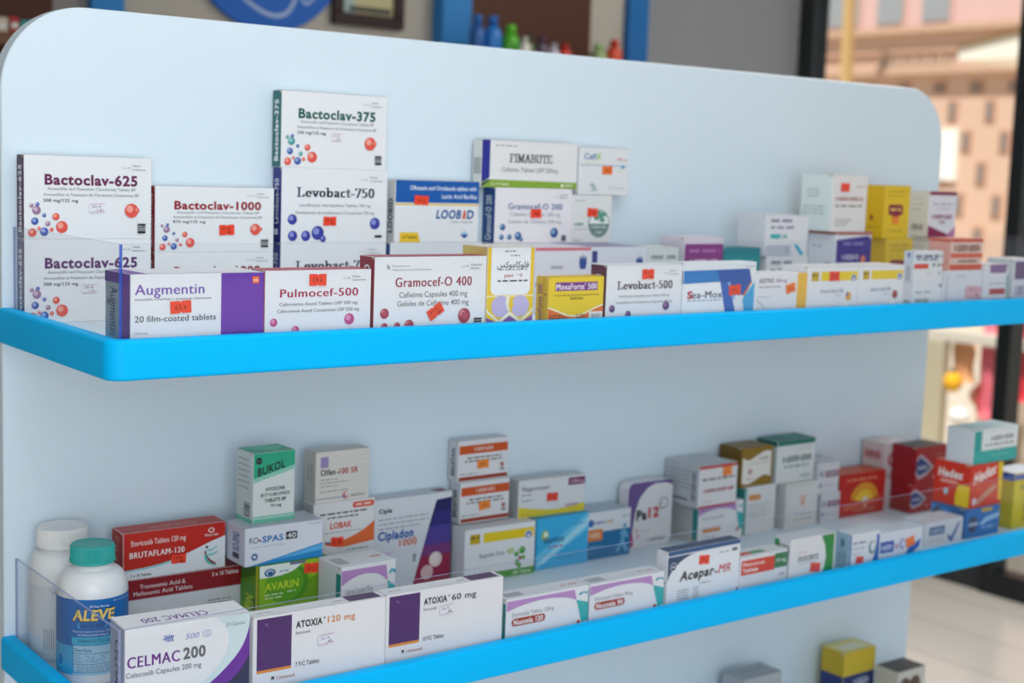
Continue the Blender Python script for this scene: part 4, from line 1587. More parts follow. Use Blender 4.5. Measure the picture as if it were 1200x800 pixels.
F.E(.115, .76, .04, 'dfe2ec')
c.L.T('RO-SPAS', .36, .70, .18, .66, '2a5a94', bold=.025, rot=90)
c.L.R(.36, .72, .70, .86, '2f3238')
c.done('white box with blue wedge along its bottom lying on the bright green box', LO)
c = Carton('bukol', 'dfe6e4', left='ccd4d4', top='3aa886')
F = c.F
F.P([(0, .05), (1, .02), (1, .27), (0, .42)], '8fccb8')
F.P([(0, .0), (1, .0), (1, .21), (0, .36)], '2aa882')
F.T('BUKOL', .10, .76, .22, .33, '1f2a2a', bold=.035, up=.10)
F.E(.13, .11, .05, '22302e', k=1)
F.G(.08, .105, .18, .115, '8fccb8', 2)
F.T('HYOSCINE', .30, .76, .50, .55, '33383a', bold=.025)
F.T('BUTYLBROMIDE', .18, .88, .58, .63, '33383a', bold=.025)
F.T('TABLETS BP', .27, .79, .66, .71, '33383a', bold=.025)
F.T('10 mg', .42, .67, .74, .785, '33383a', bold=.02)
F.R(0, .90, 1, .93, '8ac8b4')
F.R(0, .94, 1, .995, '6abca4')
for i in range(6):
    c.L.G(.15, .10 + .08 * i, .8, .125 + .08 * i, '7a8486', i, .6)
c.L.bars(.5, .72, .85, .92, '44484c', 7, True)
c.L.R(0, .94, 1, .995, '6abca4')
c.U.P([(0, .2), (.5, 0), (1, .3), (.6, .9)], '5ac4a0')
c.done('upright white and green box with slanted black name on top of the blue wedge box', LO)

nucoxia('nuccel', 'Celecoxib Capsules 200mg', None, 'white box with lilac swoosh between the green box and the slanted panel box')
c = Carton('lobaklo', 'dfdfe2', left='c9c9cc')
c.F.R(.63, .04, 1, .15, 'd84a32')
c.F.W(.27, .62, .40, .52, 'd0402e', 5)
c.done('white box with red corner hidden below the orange swoosh box', LO)
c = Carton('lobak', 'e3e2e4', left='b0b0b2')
F = c.F
F.RR(.63, .035, .985, .145, .045, 'dc5a3c')
F.G(.68, .07, .93, .11, 'f0d4cc', 2, .8)
F.G(.10, .19, .88, .225, '3a3c42', 2, .8)
F.G(.22, .27, .72, .30, '3a3c42', 3, .8)
F.T('LOBAK', .27, .62, .38, .49, 'd4452c', bold=.03)
F.G(.18, .55, .78, .57, '7a7c84', 4, .6)
F.P(smooth_pts([(1, .42), (.85, .55), (.65, .66), (.4, .74), (.18, .74)]) + smooth_pts([(.2, .78), (.45, .85), (.7, .83), (1, .80)]), 'e06a34')
F.P(smooth_pts([(.4, .73), (.3, .74), (.18, .72)]) + smooth_pts([(.2, .75), (.35, .77), (.5, .76)]), '3a4f8c')
F.G(.55, .90, .92, .93, '6a8a9a', 5, .6)
c.L.R(.75, .1, .98, .95, 'c0c0c2')
c.done('white box with orange red swoosh and red sticker below the ivory box', LO)
c.sticker(.38, .73, .0185, .0115, -3, text='13')
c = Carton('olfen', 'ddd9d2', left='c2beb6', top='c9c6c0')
F = c.F
F.R(.085, .10, .23, .31, '9a8ab8')
F.RR(.82, .12, .97, .22, .05, 'cac6c0')
F.RR(.83, .135, .96, .205, .035, 'ddd9d2')
F.T('Olfen', .085, .36, .345, .455, '3f4046', bold=.025)
F.T('-', .39, .42, .345, .455, '3f4046', bold=.03)
F.T('100 SR', .43, .79, .345, .455, 'b84a4c', bold=.025)
for i in range(3):
    F.G(.085, .53 + .065 * i, .40 + .22 * (i == 1), .555 + .065 * i, '8a8884', i, .6)
F.G(.07, .76, .6, .785, '8a8884', 4, .6)
F.R(.0, .90, .5, .915, '7a90b8')
F.E(.555, .88, .075, 'd88a7a')
F.E(.58, .86, .04, 'ddd9d2')
F.E(.53, .90, .035, '8a78a8')
F.T('acino', .66, .92, .85, .92, '8f8d92', bold=.01)
for i in range(2):
    c.L.bars(.3 + .3 * i, .25, .45 + .3 * i, .6, '9a968e', 9, True)
c.done('ivory box with purple square and red and grey lettering, lower shelf', LO)

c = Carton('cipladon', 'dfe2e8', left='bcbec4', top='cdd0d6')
F = c.F
F.P([(.795, .075), (1, .06), (1, .36), (.70, .36)], '26225e')
F.P([(.70, .36), (1, .36), (1, .56), (.64, .56)], '4f3f92')
F.P([(.64, .56), (1, .56), (1, .68), (.60, .68)], '7a3a7a')
F.P([(.60, .68), (1, .68), (1, .995), (.50, .995)], '9a2448')
F.P([(.78, .2), (1, .2), (1, .36), (.725, .36)], '322c78')
F.E(.80, .73, .085, 'e4ccc8', k=1)
F.E(.69, .86, .080, 'dab8b6', k=1)
F.E(.79, .72, .06, 'eeddd8', k=1)
F.T('Cipla', .05, .22, .10, .145, '33383e', bold=.035)
for i in range(3):
    F.G(.05, .205 + .05 * i, .70 - .12 * (i == 2), .225 + .05 * i, '9a9ea6', i, .6)
F.T('Cipladon', .05, .50, .345, .435, '1f5aa8', bold=.035)
F.T('1000', .32, .545, .45, .525, 'd8643a', bold=.015)
F.bars(.50, .63, .54, .72, '6a6e74', 8, True)
F.G(.06, .86, .28, .88, '6a86b4', 2, .7)
F.G(.06, .93, .24, .95, '6a86b4', 3, .7)
c.U.P([(.80, .3), (.98, .3), (.95, .8), (.84, .8)], '7a2a44')
c.done('white upright box with a slanted blue to red panel showing two pale pills', LO)
c.sticker(.18, .61, .019, .0115, 2, col='dcd8e4', text='2.k|.6', ink='8a6a94', lines='c0a0c4', name='price_label')

denk('ibudenk', 'white box with yellow band and green clover mark below the two orange banded boxes', None, None, None, LO, None, green=True)


def brustan(key, label, ang):
    c = Carton(key, 'e4e3e6', left='cccdd2', top='d0d2d4')
    F = c.F
    F.R(.02, .12, .99, .33, 'cc5220')
    F.W(.32, .70, .18, .27, 'ecd8cc', 8)
    F.G(.18, .41, .86, .45, '3a3c44', 2, .8)
    F.G(.13, .49, .90, .53, '5a5c64', 3, .8)
    F.R(.02, .88, .99, .97, '9a3a22')
    F.G(.04, .79, .38, .83, '8a8a90', 4, .6)
    F.E(.88, .66, .06, 'b06a6a')
    F.R(.84, .74, .93, .80, '8a8a94')
    c.L.T('BRUSTAN', .35, .7, .2, .85, '44464c', bold=.03, rot=90)
    c.done(label, LO)
    c.sticker(.49, .60, .0195, .0125, ang, col='f08a34', text='43 k')
    return c


brustan('brulo', 'white box with orange and rust bands, lower of the two stacked on the clover box', 6)
brustan('bruup', 'white box with orange and rust bands, upper of the two stacked on the clover box', 2)

c = Carton('ibumex', '3fb4e4', left='2a8ab4', top='2f9ac4')
F = c.F
F.R(0, 0, 1, 1, '3cb0e2')
F.P([(1, .0), (1, .32), (0, .98), (0, .72)], '6ac8ee')
F.P([(1, .08), (1, .24), (.15, .88), (0, .90)], 'a8e0f4')
F.E(.16, .34, .10, '9ab83a', k=.9)
F.E(.17, .33, .06, 'e8f0e0', k=.9)
F.T('ibumex', .14, .53, .36, .50, '23487c', bold=.035)
F.G(.22, .56, .50, .60, 'a84a7a', 3, .7)
F.G(.68, .18, .95, .21, '3a6aa0', 2, .6)
F.G(.40, .74, .96, .78, '3a7ab0', 4, .6)
F.G(.42, .82, .9, .85, '3a7ab0', 5, .6)
c.done('sky blue box with pale diagonal ray, below the yellow swoosh box on the lower shelf', LO)
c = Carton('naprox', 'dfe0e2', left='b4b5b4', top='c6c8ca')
F = c.F
F.P(smooth_pts([(0, .70), (.2, .78), (.5, .86), (.8, .84), (1, .76)]) + [(1, .995), (0, .995)], 'dcc83a')
F.T('Naproxen', .05, .455, .17, .30, '62656c', bold=.01)
F.R(.74, .06, .995, .26, '6a2452')
F.T('500mg', .77, .97, .11, .21, 'd8b8cc', bold=.03)
F.G(.05, .38, .18, .42, '77797e', 2, .7)
F.G(.05, .53, .20, .57, '77797e', 3, .7)
F.W(.69, .90, .76, .83, 'b07a90', 8)
F.G(.05, .91, .16, .94, '8a7a2a', 4, .6)
c.done('white box with yellow bottom swoosh and plum corner tag lying on the sky blue box', LO)
c.sticker(.50, .52, .0195, .0120, -2, col='e2453a')
c = Carton('blueor', 'e0e3e8', left='2a6a9a', top='b4c0cc')
F = c.F
F.R(0, .42, 1, .995, '2472a4')
F.R(0, .36, .34, .60, 'e2803a')
F.W(.04, .28, .42, .54, 'f0d8c4', 4)
F.E(.06, .22, .08, '3a6ab0')
F.W(.14, .40, .19, .26, '6a8ac0', 6)
F.W(.44, .58, .19, .26, 'e0a060', 3)
F.G(.80, .12, .98, .18, '9aa0aa', 3)
F.E(.86, .36, .05, '6aaad0')
F.P([(.74, .52), (.84, .42), (.92, .50), (.96, .62), (.90, .64), (.86, .56), (.86, .70), (.95, .88), (.90, .95), (.80, .76), (.72, .92), (.66, .90), (.78, .66), (.78, .56)], '6aaad0')
F.G(.05, .70, .35, .74, '8ac0e0', 4)
c.done('white and blue box with orange tag and running figure right of the sky blue box', LO)

c = Carton('pa12', 'e4e2e4', round_r=.012)
F = c.F


def inside(pts, r=.012, w=c.w, h=c.h):
    """keeps ink inside the rounded corners"""
    out = []
    for u, v in pts:
        x, z = u * w, (1 - v) * h
        cx, cz = min(max(x, r), w - r), min(max(z, r), h - r)
        d = math.hypot(x - cx, z - cz)
        if d > r * .985:
            x, z = cx + (x - cx) / d * r * .985, cz + (z - cz) / d * r * .985
        out.append((x / w, 1 - z / h))
    return out


F.P(inside([(i / 14, 0) for i in range(15)] + [(1, .1), (.85, .05), (.6, .04), (.42, .10), (.26, .24), (.17, .45), (.13, .70), (.10, 1), (.0, .98)] + [(0, 1 - i / 14) for i in range(15)]), '6a548c')
F.P([(.085, .86), (.11, .72), (.135, .80), (.16, .95), (.11, .985)], 'b84a64')
F.T('Pa', .20, .43, .43, .575, '2a2c30', bold=.045)
F.T('12', .46, .70, .41, .555, 'c4323a', bold=.05)
F.P(_ell(.80, .36, .10, .085, 0, 350, 22) + _ell(.80, .36, .085, .07, 350, 0, 22), '77757a')
F.P(_ell(.74, .40, .06, .055, 60, 330, 16) + _ell(.74, .40, .05, .045, 330, 60, 16), '77757a')
F.E(.22, .74, .03, 'd8a0ac')
F.E(.25, .82, .03, 'd8a0ac')
F.G(.30, .74, .5, .77, 'b8b0b4', 2)
F.W(.48, .86, .875, .92, '55535a', 9)
c.done('white box with rounded corners, purple corner band and black and red lettering', LO)

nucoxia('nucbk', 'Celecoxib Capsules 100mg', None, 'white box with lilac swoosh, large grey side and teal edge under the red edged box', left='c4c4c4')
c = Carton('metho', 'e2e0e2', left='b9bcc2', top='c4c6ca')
F = c.F
F.R(0, 0, 1, .07, 'c0343a')
F.R(0, .95, 1, .995, 'b83a44')
F.G(.08, .30, .94, .35, '6a5a62', 2, .9)
F.W(.12, .92, .55, .64, 'b0384a', 11)
F.G(.1, .85, .35, .88, 'c08a94', 3, .6)
for i in range(5):
    c.L.G(.1, .15 + .1 * i, .75, .19 + .1 * i, '8a8d94', i, .7)
c.L.R(.10, .82, .7, .86, '55585e')
c.L.bars(.8, .15, .93, .85, '77797f', 14, True)
c.done('white box with red edges, red lettering and orange sticker on the lilac swoosh box', LO)
c.sticker(.72, .17, .0195, .0150, 0, col='f0853c')

c = Carton('undergold', 'e2e2e2', left='2f8a88', top='d0d2d2')
F = c.F
F.R(0, 0, .05, 1, '3a9a94')
F.RR(.12, .17, .52, .29, .05, 'd8945a')
for i in range(4):
    F.G(.12, .38 + .08 * i, .85 - .1 * (i % 2), .41 + .08 * i, '9aa0a0', i, .6)
c.done('white box with orange tag and teal edge under the gold box', LO)
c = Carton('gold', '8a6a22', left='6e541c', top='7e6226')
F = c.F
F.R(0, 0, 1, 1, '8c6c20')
F.P(smooth_pts([(.05, .25), (.25, .32), (.5, .22), (.75, .12), (.95, .14)]) + smooth_pts([(.95, .80), (.75, .74), (.5, .84), (.25, .94), (.05, .90)]), 'e4e0d8')
F.W(.55, .90, .26, .34, '9a8a6a', 5)
F.G(.2, .40, .85, .44, 'a09a90', 3, .6)
F.E(.30, .62, .08, 'c4988a')
F.G(.2, .78, .45, .82, 'c08a7a', 4, .6)
c.L.G(.2, .3, .8, .36, 'a08a4a', 2, .6)
c.L.G(.2, .42, .7, .47, 'a08a4a', 3, .6)
c.done('dark gold box with white wavy panel at the back of the lower shelf', LO)
c = Carton('underrem', 'e0dfdd', left='cfd2d2', top='d0d2d0')
F = c.F
F.R(.08, .06, .96, .075, 'b8b4a8')
F.R(.08, .06, .095, .95, 'b8b4a8')
F.P([(.46, .28), (.50, .44), (.56, .28), (.60, .30), (.55, .52), (.48, .52), (.42, .30)], 'd8a08a')
F.G(.3, .68, .8, .72, '9a9a9a', 3, .6)
F.G(.25, .80, .85, .84, '9a9a9a', 4, .6)
c.L.R(.2, .1, .5, .45, '5a708a')
c.done('white box with pale orange emblem under the teal topped box', LO)
c = Carton('remadol', 'dfe3e2', left='c6cccc', top='1f6a60')
F = c.F
F.R(0, 0, 1, .12, '1f7468')
F.W(.16, .92, .38, .52, '1f5a50', 8)
F.G(.2, .60, .84, .65, '6a8a84', 3, .8)
F.G(.55, .20, .9, .23, 'c0a8a4', 4, .6)
F.W(.62, .92, .84, .90, '8ab4ac', 6)
c.L.R(0, 0, 1, .13, '1f6a60')
c.U.P([(.1, .3), (.5, .1), (.9, .4), (.6, .8)], '2f8478')
c.done('white box with dark teal top and teal lettering at the back of the lower shelf', LO)
for k, lab in (('ssLo', 'small white box with mauve bar, lower of two left of the red fruit box'), ('ssUp', 'small white box with mauve bar, upper of two left of the red fruit box')):
    c = Carton(k, 'd9d7dc', left='c4c6cc', top='d2d2d8')
    c.F.R(.32, .28, .97, .48, '8a6a7e')
    c.F.W(.36, .92, .32, .44, 'c8b4c0', 6)
    c.F.G(.1, .7, .9, .75, 'a8a4ac', 2)
    c.F.E(.14, .35, .10, 'a0a4b4')
    c.F.E(.10, .72, .07, '8a90b0')
    c.done(lab, LO)
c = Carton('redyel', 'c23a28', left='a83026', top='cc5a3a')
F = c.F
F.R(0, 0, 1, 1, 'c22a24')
F.E(.55, .62, .38, 'e0962a', k=1.25, a0=180, a1=360)
F.E(.55, .66, .24, 'ecc43a', k=1.3, a0=180, a1=360)
F.E(.57, .70, .12, 'e4d8d0', k=1)
F.P([(.1, .75), (.95, .62), (.95, .72), (.1, .86)], 'd8604a')
F.G(.15, .12, .8, .18, 'e08a6a', 3, .8)
F.W(.30, .8, .84, .92, 'd88a70', 7)
c.done('red box with yellow sunburst fruit picture toward the right of the lower shelf', LO)
c = Carton('cubox', 'd6cdcd', left='cdb8b6', top='d8cccc')
F = c.F
F.T('Cu', .15, .80, .16, .34, 'b0404a', bold=.04)
F.W(.12, .88, .46, .54, 'b07a80', 6)
c.L.R(.1, .12, .85, .26, 'c89090')
c.L.W(.15, .8, .15, .23, 'a04a50', 7)
c.L.G(.15, .4, .8, .45, 'b0a0a0', 3)
c.U.G(.1, .3, .9, .45, 'c48a8a', 3, .8)
c.done('white box with red lettering standing behind the red fruit box near the panel edge', LO)
for k, lab, tp in (('rbLo', 'red box with blue and white oval, lower of two, lower right', 'a82a30'), ('rbUp', 'red box with blue and white oval and black top, upper of two', '1c1a1c')):
    c = Carton(k, 'b8242c', left='9a2028', top=tp)
    F = c.F
    F.R(0, 0, 1, 1, 'b9242e')
    F.P([(.02, .30), (.15, .18), (.38, .36), (.58, .56), (.35, .78), (.1, .86), (.0, .7)], 'c8c4d0')
    F.P([(.02, .36), (.14, .26), (.34, .42), (.48, .56), (.32, .70), (.1, .76), (.0, .62)], '2a4a94')
    F.R(.06, .50, .36, .60, 'b0b8d4')
    F.E(.62, .84, .06, 'd88a90')
    F.W(.60, .92, .2, .3, 'd8707a', 5)
    c.done(lab, LO)

# --- third shelf: only the tops show
SH3 = 'medicine boxes on the bottom shelf'
c = Carton('thirdyel', 'd8bc3a', left='c4a62c', top='e0cf7a')
c.F.R(0, .30, 1, .52, '2a3a70')
c.F.W(.35, .85, .36, .46, 'd0d4e4', 5)
c.F.W(.4, .8, .66, .78, '8a7a2a', 4)
c.L.R(0, .30, 1, .52, '2a3a70')
c.U.R(.15, .3, .85, .8, 'e8e0c0')
c.done('yellow box with navy band on the bottom shelf by the panel edge', SH3)
c = Carton('thirdgrey', 'b8bcc0', left='a8adb2', top='a0a6ac')
c.F.G(.1, .1, .8, .2, '77797f', 2)
c.U.G(.2, .3, .8, .5, '8a8f96', 2)
c.done('grey box on the bottom shelf left of the yellow navy banded box', SH3)
c = Carton('thirdcream', 'd8d2c4', left='c9c3b6', top='3a3a38')
c.F.E(.25, .25, .14, '6a4a40')
c.F.E(.62, .25, .14, '6a4a40')
c.done('cream box with two brown dots and dark top at the right of the bottom shelf', SH3)

# ---------------------------------------------------------------- bottles
BOT = 'pill bottles on the lower shelf'


def wrap(mb, R, z0, z1, a0, a1, cols=28, step=2e-5):
    """print on a round bottle: u runs from angle a0 to a1 (degrees seen from above), v down"""
    def place(u, v, e):
        a = math.radians(a0 + (a1 - a0) * u)
        return ((R + e * .6) * math.cos(a), (R + e * .6) * math.sin(a), z1 + (z0 - z1) * v)
    return Print(mb, place, R * math.radians(abs(a1 - a0)), z1 - z0, step, cols)


def bottle(loc, R, zs, z_cap0, z_cap1, capR, cap, body, name, label):
    """zs: height where the full body ends, below the shoulder"""
    t = tag(empty(name, loc), label, 'pill bottle', BOT)
    m = MB()
    s = z_cap0 - zs
    prof = [(R - .004, 0), (R - .001, .0012), (R, .004), (R, zs)]
    prof += [(R - (R - capR * .9) * (1 - math.cos(math.radians(9 * i))), zs + s * .82 * math.sin(math.radians(9 * i))) for i in range(1, 11)]
    prof += [(capR * .9, z_cap0 + .004)]
    m.lathe(prof, mat(body, .3, .5), 64)
    b = m.obj('bottle_body', t)
    m = MB()
    h = z_cap1 - z_cap0
    prof = [(capR - .001, z_cap0), (capR, z_cap0 + .001), (capR, z_cap0 + h * .16), (capR - .0008, z_cap0 + h * .2), (capR - .0008, z_cap0 + h * .88), (capR - .002, z_cap1 - .0006),
            (capR - .004, z_cap1), (capR - .0046, z_cap1 - .0008), (.001, z_cap1 - .0008)]
    m.lathe(prof, mat(cap, .38, .5), 120, ribs=1, rib_d=.0007, rib_seg=(3, 4), smooth=False)
    k = m.obj('cap', t)
    return t, b, k


ZL = SHELF_Z[1] - REC
# front bottle: white with a teal cap and a blue label
BX, BY, BR = .0595, .195, .0385
t, b, k = bottle((BX, BY, ZL), BR, .098, .130, .1505, .0248, '2aa9a4', 'e9ebee', 'pill_bottle', 'white pill bottle with teal cap and blue label at the lower left')
m = MB()
face = math.degrees(math.atan2(-1.3175 - BY, -.5266 - BX))
LZ0, LZ1 = .012, .098
W0, W1 = face - 118, face + 104
W = wrap(m, BR, LZ0, LZ1, W0, W1, 60)
W.e = .0004


def ua(px):
    """label position of a point px across the visible width (-1 left edge .. 1 right edge)"""
    a = face + math.degrees(math.asin(max(-1, min(1, px))))
    return (a - W0) / (W1 - W0)


W.R(0, 0, 1, 1, '1768b4')
W.R(0, .62, 1, 1, '3aa6d8')
W.R(0, .0, 1, .012, 'dfe6ee')
W.R(ua(-0.534), .70, ua(0.970), 1, '9ccbe6')
W.R(ua(-0.560), .50, ua(0.970), .60, '3cb0d0')
W.R(ua(-0.534), .60, ua(0.970), .965, '2a7ab4')
W.R(ua(-0.514), .61, ua(0.970), .955, 'a4cde4')
W.T('STRENGTH TO LAST 12 HOURS', ua(-0.402), ua(0.892), .53, .57, '1a4a84', bold=.02)
W.T('Drug Facts', ua(-0.481), ua(-0.032), .645, .69, '24527c', bold=.02)
W.R(ua(-0.514), .71, ua(0.970), .718, '2a6aa0')
for i in range(4):
    W.G(ua(-0.481), .735 + i * .027, ua(.45 - .1 * (i % 2)), .75 + i * .027, '3a6a94', i, .6)
W.R(ua(-0.514), .85, ua(0.970), .858, '2a6aa0')
for i in range(3):
    W.G(ua(-0.428), .875 + i * .027, ua(0.496), .89 + i * .027, '3a6a94', i + 4, .6)
W.P([(ua(-0.190), .10), (ua(0.100), .065), (ua(0.430), .07), (ua(0.562), .10), (ua(0.232), .13), (ua(-0.098), .125)], '123a86')
W.T('All Day Strong', ua(-0.085), ua(0.443), .085, .112, 'dfe6f2', bold=.015)
W.T('ALEVE', ua(-0.560), ua(0.575), .14, .285, '10306a', bold=.07, it=.12)
W.T('ALEVE', ua(-0.540), ua(0.569), .145, .28, 'e8c04a', bold=.045, it=.12)
W.T('ALEVE', ua(-0.527), ua(0.582), .142, .275, 'f4dc84', bold=.005, it=.12)
W.RR(ua(-0.402), .31, ua(0.390), .385, .035, '3cb4d4')
W.T('LIQUID GELS', ua(-0.336), ua(0.324), .33, .365, '123a7a', bold=.02)
W.T('Naproxen Sodium Capsules, 220 mg', ua(-0.534), ua(0.562), .41, .435, 'cfe0f0')
W.T('Pain Reliever/Fever Reducer', ua(-0.402), ua(0.430), .455, .48, 'dfe8f4', bold=.01)
W.T('80 CAPSULES', ua(0.562), ua(0.970), .04, .062, 'b8d0e8')
W.E(ua(-.86), .82, .10, '5ac0e4', k=.7)
W.E(ua(-.86), .82, .08, '1f78c0', k=.7)
m.obj('label', b)

# rear bottle: white with a ribbed white cap and a pale label
CX, CY, CR = .0580, .284, .0370
t, b, k = bottle((CX, CY, ZL), CR, .098, .128, .1505, .0290, 'e6e6e6', 'e8eaec', 'pill_bottle', 'all white pill bottle with ribbed white cap behind the blue labelled bottle')
m = MB()
face2 = math.degrees(math.atan2(-1.3175 - CY, -.5266 - CX))
W0, W1 = face2 - 120, face2 + 100
W = wrap(m, CR, .008, .088, W0, W1, 60)
face = face2
W.e = .0004
W.R(0, 0, 1, 1, 'd6dde4')
W.R(ua(.55), .1, 1, .9, 'c9a23a')
W.T('LOT 11701164', ua(-.30), ua(.55), .055, .10, '33363c', bold=.01)
W.T('EXP 2027/09', ua(-.10), ua(.52), .13, .175, '33363c', bold=.01)
for i in range(6):
    W.R(ua(-.55 + .055 * i), .62, ua(-.535 + .055 * i), .92, '4a6684')
W.bars(ua(-.12), .62, ua(.02), .90, '22262c', 16, True)
m.obj('label', b)

# ---------------------------------------------------------------- the shop behind the stand
def frame_box(mb, x0, x1, y0, y1, z0, z1, t, mt):
    mb.box(x0, x0 + t, y0, y1, z0, z1, mt, .002)
    mb.box(x1 - t, x1, y0, y1, z0, z1, mt, .002)


BROWN = mat('4c2612', .5)
UPR = mat('2a7fc4', .45)
UPR2 = mat('1763a4', .45)


def cabinet(name, x0, x1, label, panels, shelf_z, upr=(UPR, UPR), uw=(.1, .1)):
    t = tag(empty(name, (0, 0, 0)), label, 'cabinet', 'shop cabinets along the back wall')
    y0, y1 = 2.39, WALL_Y - .002
    m = MB()
    for a, b_, mt in panels:
        m.box(a, b_, y1 - .03, y1, FLOOR_Z, 1.6, mt)
    m.obj('back_board', t)
    for a, b_, mt in ((x0, x0 + uw[0], upr[0]), (x1 - uw[1], x1, upr[1])):
        m = MB()
        m.box(a, b_, y0, y1, FLOOR_Z, 1.6, mt, .003)
        m.obj('upright', t)
    for z in shelf_z:
        m = MB()
        m.box(x0, x1, 2.17, y0 - .002, z - .03, z, mat('6a4a34', .5), .002)
        m.obj('shelf_board', t)
    return t


WL = mat('b0aaa0', .8)
cabinet('shop_cabinet', -.25, .997, 'brown shop cabinet with blue upright behind the left end of the stand', [(-.15, .815, BROWN), (.815, .906, mat('8f8b88', .7))], (-.2, .452, .80), uw=(.1, .091))
cabinet('shop_cabinet', 2.008, 2.858, 'brown and beige shop cabinet between two blue uprights behind the stand', [(2.118, 2.62, BROWN), (2.62, 2.765, WL)], (-.2, .49, 1.1), (UPR, UPR2), (.11, .093))

prod = 'packs on the brown cabinet shelf at the left'
for i, (x, w, h, col, lab) in enumerate(((.52, .055, .06, 'b8a890', 'beige pack on the brown cabinet shelf at the far left'), (.58, .05, .058, 'c8bca8', 'cream pack standing on the brown cabinet shelf'),
                                         (.634, .022, .062, 'a83a34', 'narrow red pack on the brown cabinet shelf'), (.66, .032, .055, '3f9a98', 'teal pack on the brown cabinet shelf'),
                                         (.696, .045, .060, 'c4b8a8', 'small pale pack right of the teal pack'), (.745, .05, .058, 'b0a498', 'grey beige pack on the brown cabinet shelf near the blue upright'))):
    m = MB()
    m.box(0, w, 0, .06, 0, h, mat(col), .002)
    pr = Print(m, lambda u, v, e: (u * w, -e, (1 - v) * h), w, h, 2e-4)
    pr.R(.1, .25, .9, .45, 'e0d8d0')
    pr.R(.1, .6, .7, .7, 'a04038')
    tag(m.obj('product_pack', None, (x, 2.2, .43)), lab, 'pack', prod)


def small_bottle(x, y, z, R, h, body, cap, label):
    t = tag(empty('plastic_bottle', (x, y, z)), label, 'bottle', 'bottles on the cabinet shelf behind the stand')
    m = MB()
    m.lathe([(R * .9, 0), (R, .004), (R, h * .62), (R * .8, h * .72), (R * .45, h * .78), (R * .42, h * .84)], mat(body, .3, .5), 24)
    m.obj('bottle_body', t)
    m = MB()
    m.lathe([(R * .55, h * .8), (R * .55, h * .97), (R * .5, h), (.001, h)], mat(cap, .4), 24)
    m.obj('cap', t)


for x, y, R, h, bc, cc, lab in ((2.045, 2.26, .024, .135, '1f5aa0', '1f68b4', 'dark blue bottle nearest the left blue upright'), (2.102, 2.26, .028, .136, '1f74c4', '1f5fae', 'bright blue bottle second from the left upright'),
                                (2.178, 2.27, .028, .116, '4fae22', '62c036', 'lime green bottle on the cabinet shelf'), (2.184, 2.205, .018, .078, 'd4d0c8', 'c4beb4', 'short white bottle before the lime green bottle'),
                                (2.242, 2.26, .022, .090, '4a5a34', '2f3f2a', 'olive bottle on the cabinet shelf'), (2.292, 2.26, .022, .092, '5a4a5c', '4a3a50', 'dark purple bottle on the cabinet shelf'),
                                (2.340, 2.26, .020, .073, 'c4c0cc', 'b0acb8', 'pale grey bottle on the cabinet shelf'), (2.386, 2.26, .020, .076, 'c8342c', 'b02a24', 'small red bottle on the brown part of the cabinet shelf'),
                                (2.525, 2.26, .028, .087, '8aa06a', '9ab87a', 'pale green bottle before the beige cabinet back'), (2.590, 2.26, .026, .105, 'd04a2a', 'c03a20', 'orange red bottle nearest the right blue upright')):
    small_bottle(x, y, .49, R, h, bc, cc, lab)

# round blue sign with white script strokes
t = tag(empty('wall_sign', (1.437, WALL_Y - .02, .782)), 'round blue wall sign with white script strokes on the beige wall', 'sign')
m = MB()
m.prism([(.248 * math.cos(math.radians(6 * i)), .248 * math.sin(math.radians(6 * i))) for i in range(60)], 0, .018, mat('0f5cb8', .45), .002)
fix_normals(m.obj('sign_disc', t))
m = MB()


def stroke(mb, pts, w, col, e):
    p = smooth_pts(pts, 8)
    L, R = [], []
    for i, (x, z) in enumerate(p):
        a, b_ = p[max(i - 1, 0)], p[min(i + 1, len(p) - 1)]
        dx, dz = b_[0] - a[0], b_[1] - a[1]
        d = math.hypot(dx, dz) or 1
        ww = w * (.35 + .65 * math.sin(math.pi * (i + .5) / len(p)))
        L.append((x - dz / d * ww, -e, z + dx / d * ww))
        R.append((x + dz / d * ww, -e, z - dx / d * ww))
    n = len(p)
    mb.add(L + R, [(i, i + 1, n + i + 1, n + i) for i in range(n - 1)], mat(col))


WSC = '9fb4d6'
stroke(m, [(-.14, -.10), (-.08, -.16), (0, -.20), (.06, -.19), (.10, -.12), (.14, -.06)], .006, WSC, .001)
stroke(m, [(-.06, -.02), (-.02, -.10), (.02, -.13), (-.03, -.15), (-.09, -.13)], .007, WSC, .0014)
stroke(m, [(-.06, -.02), (0, .06), (.04, .02)], .006, WSC, .0018)
for i in range(3):
    stroke(m, [(.085 + .026 * i, -.10), (.10 + .026 * i, -.055), (.108 + .026 * i, -.10)], .004, WSC, .001)
stroke(m, [(.16, -.06), (.15, -.085), (.165, -.10), (.145, -.115)], .004, WSC, .001)
stroke(m, [(.10, -.13), (.12, -.16), (.16, -.13)], .004, WSC, .0012)
m.obj('script_mark', t)

# framed certificate
t = tag(empty('picture_frame', (1.649, WALL_Y - .022, .575)), 'dark framed certificate on the beige wall beside the round blue sign', 'picture frame')
m = MB()
fm = mat('2a1614', .4)
fwid, fht, fb = .247, .34, .036
m.box(0, fwid, 0, .02, 0, fb, fm, .003)
m.box(0, fwid, 0, .02, fht - fb, fht, fm, .003)
m.box(0, fb, 0, .02, fb, fht - fb, fm, .003)
m.box(fwid - fb, fwid, 0, .02, fb, fht - fb, fm, .003)
m.obj('frame', t)
m = MB()
m.box(fb, fwid - fb, .010, .016, fb, fht - fb, mat('b8ae84', .5))
pr = Print(m, lambda u, v, e: (fb + u * (fwid - 2 * fb), .010 - e, fb + (1 - v) * (fht - 2 * fb)), fwid - 2 * fb, fht - 2 * fb, 2e-4)
pr.R(.0, .0, .22, 1, '9ab0b0')
pr.R(.12, .92, .95, .98, '3a3c3c')
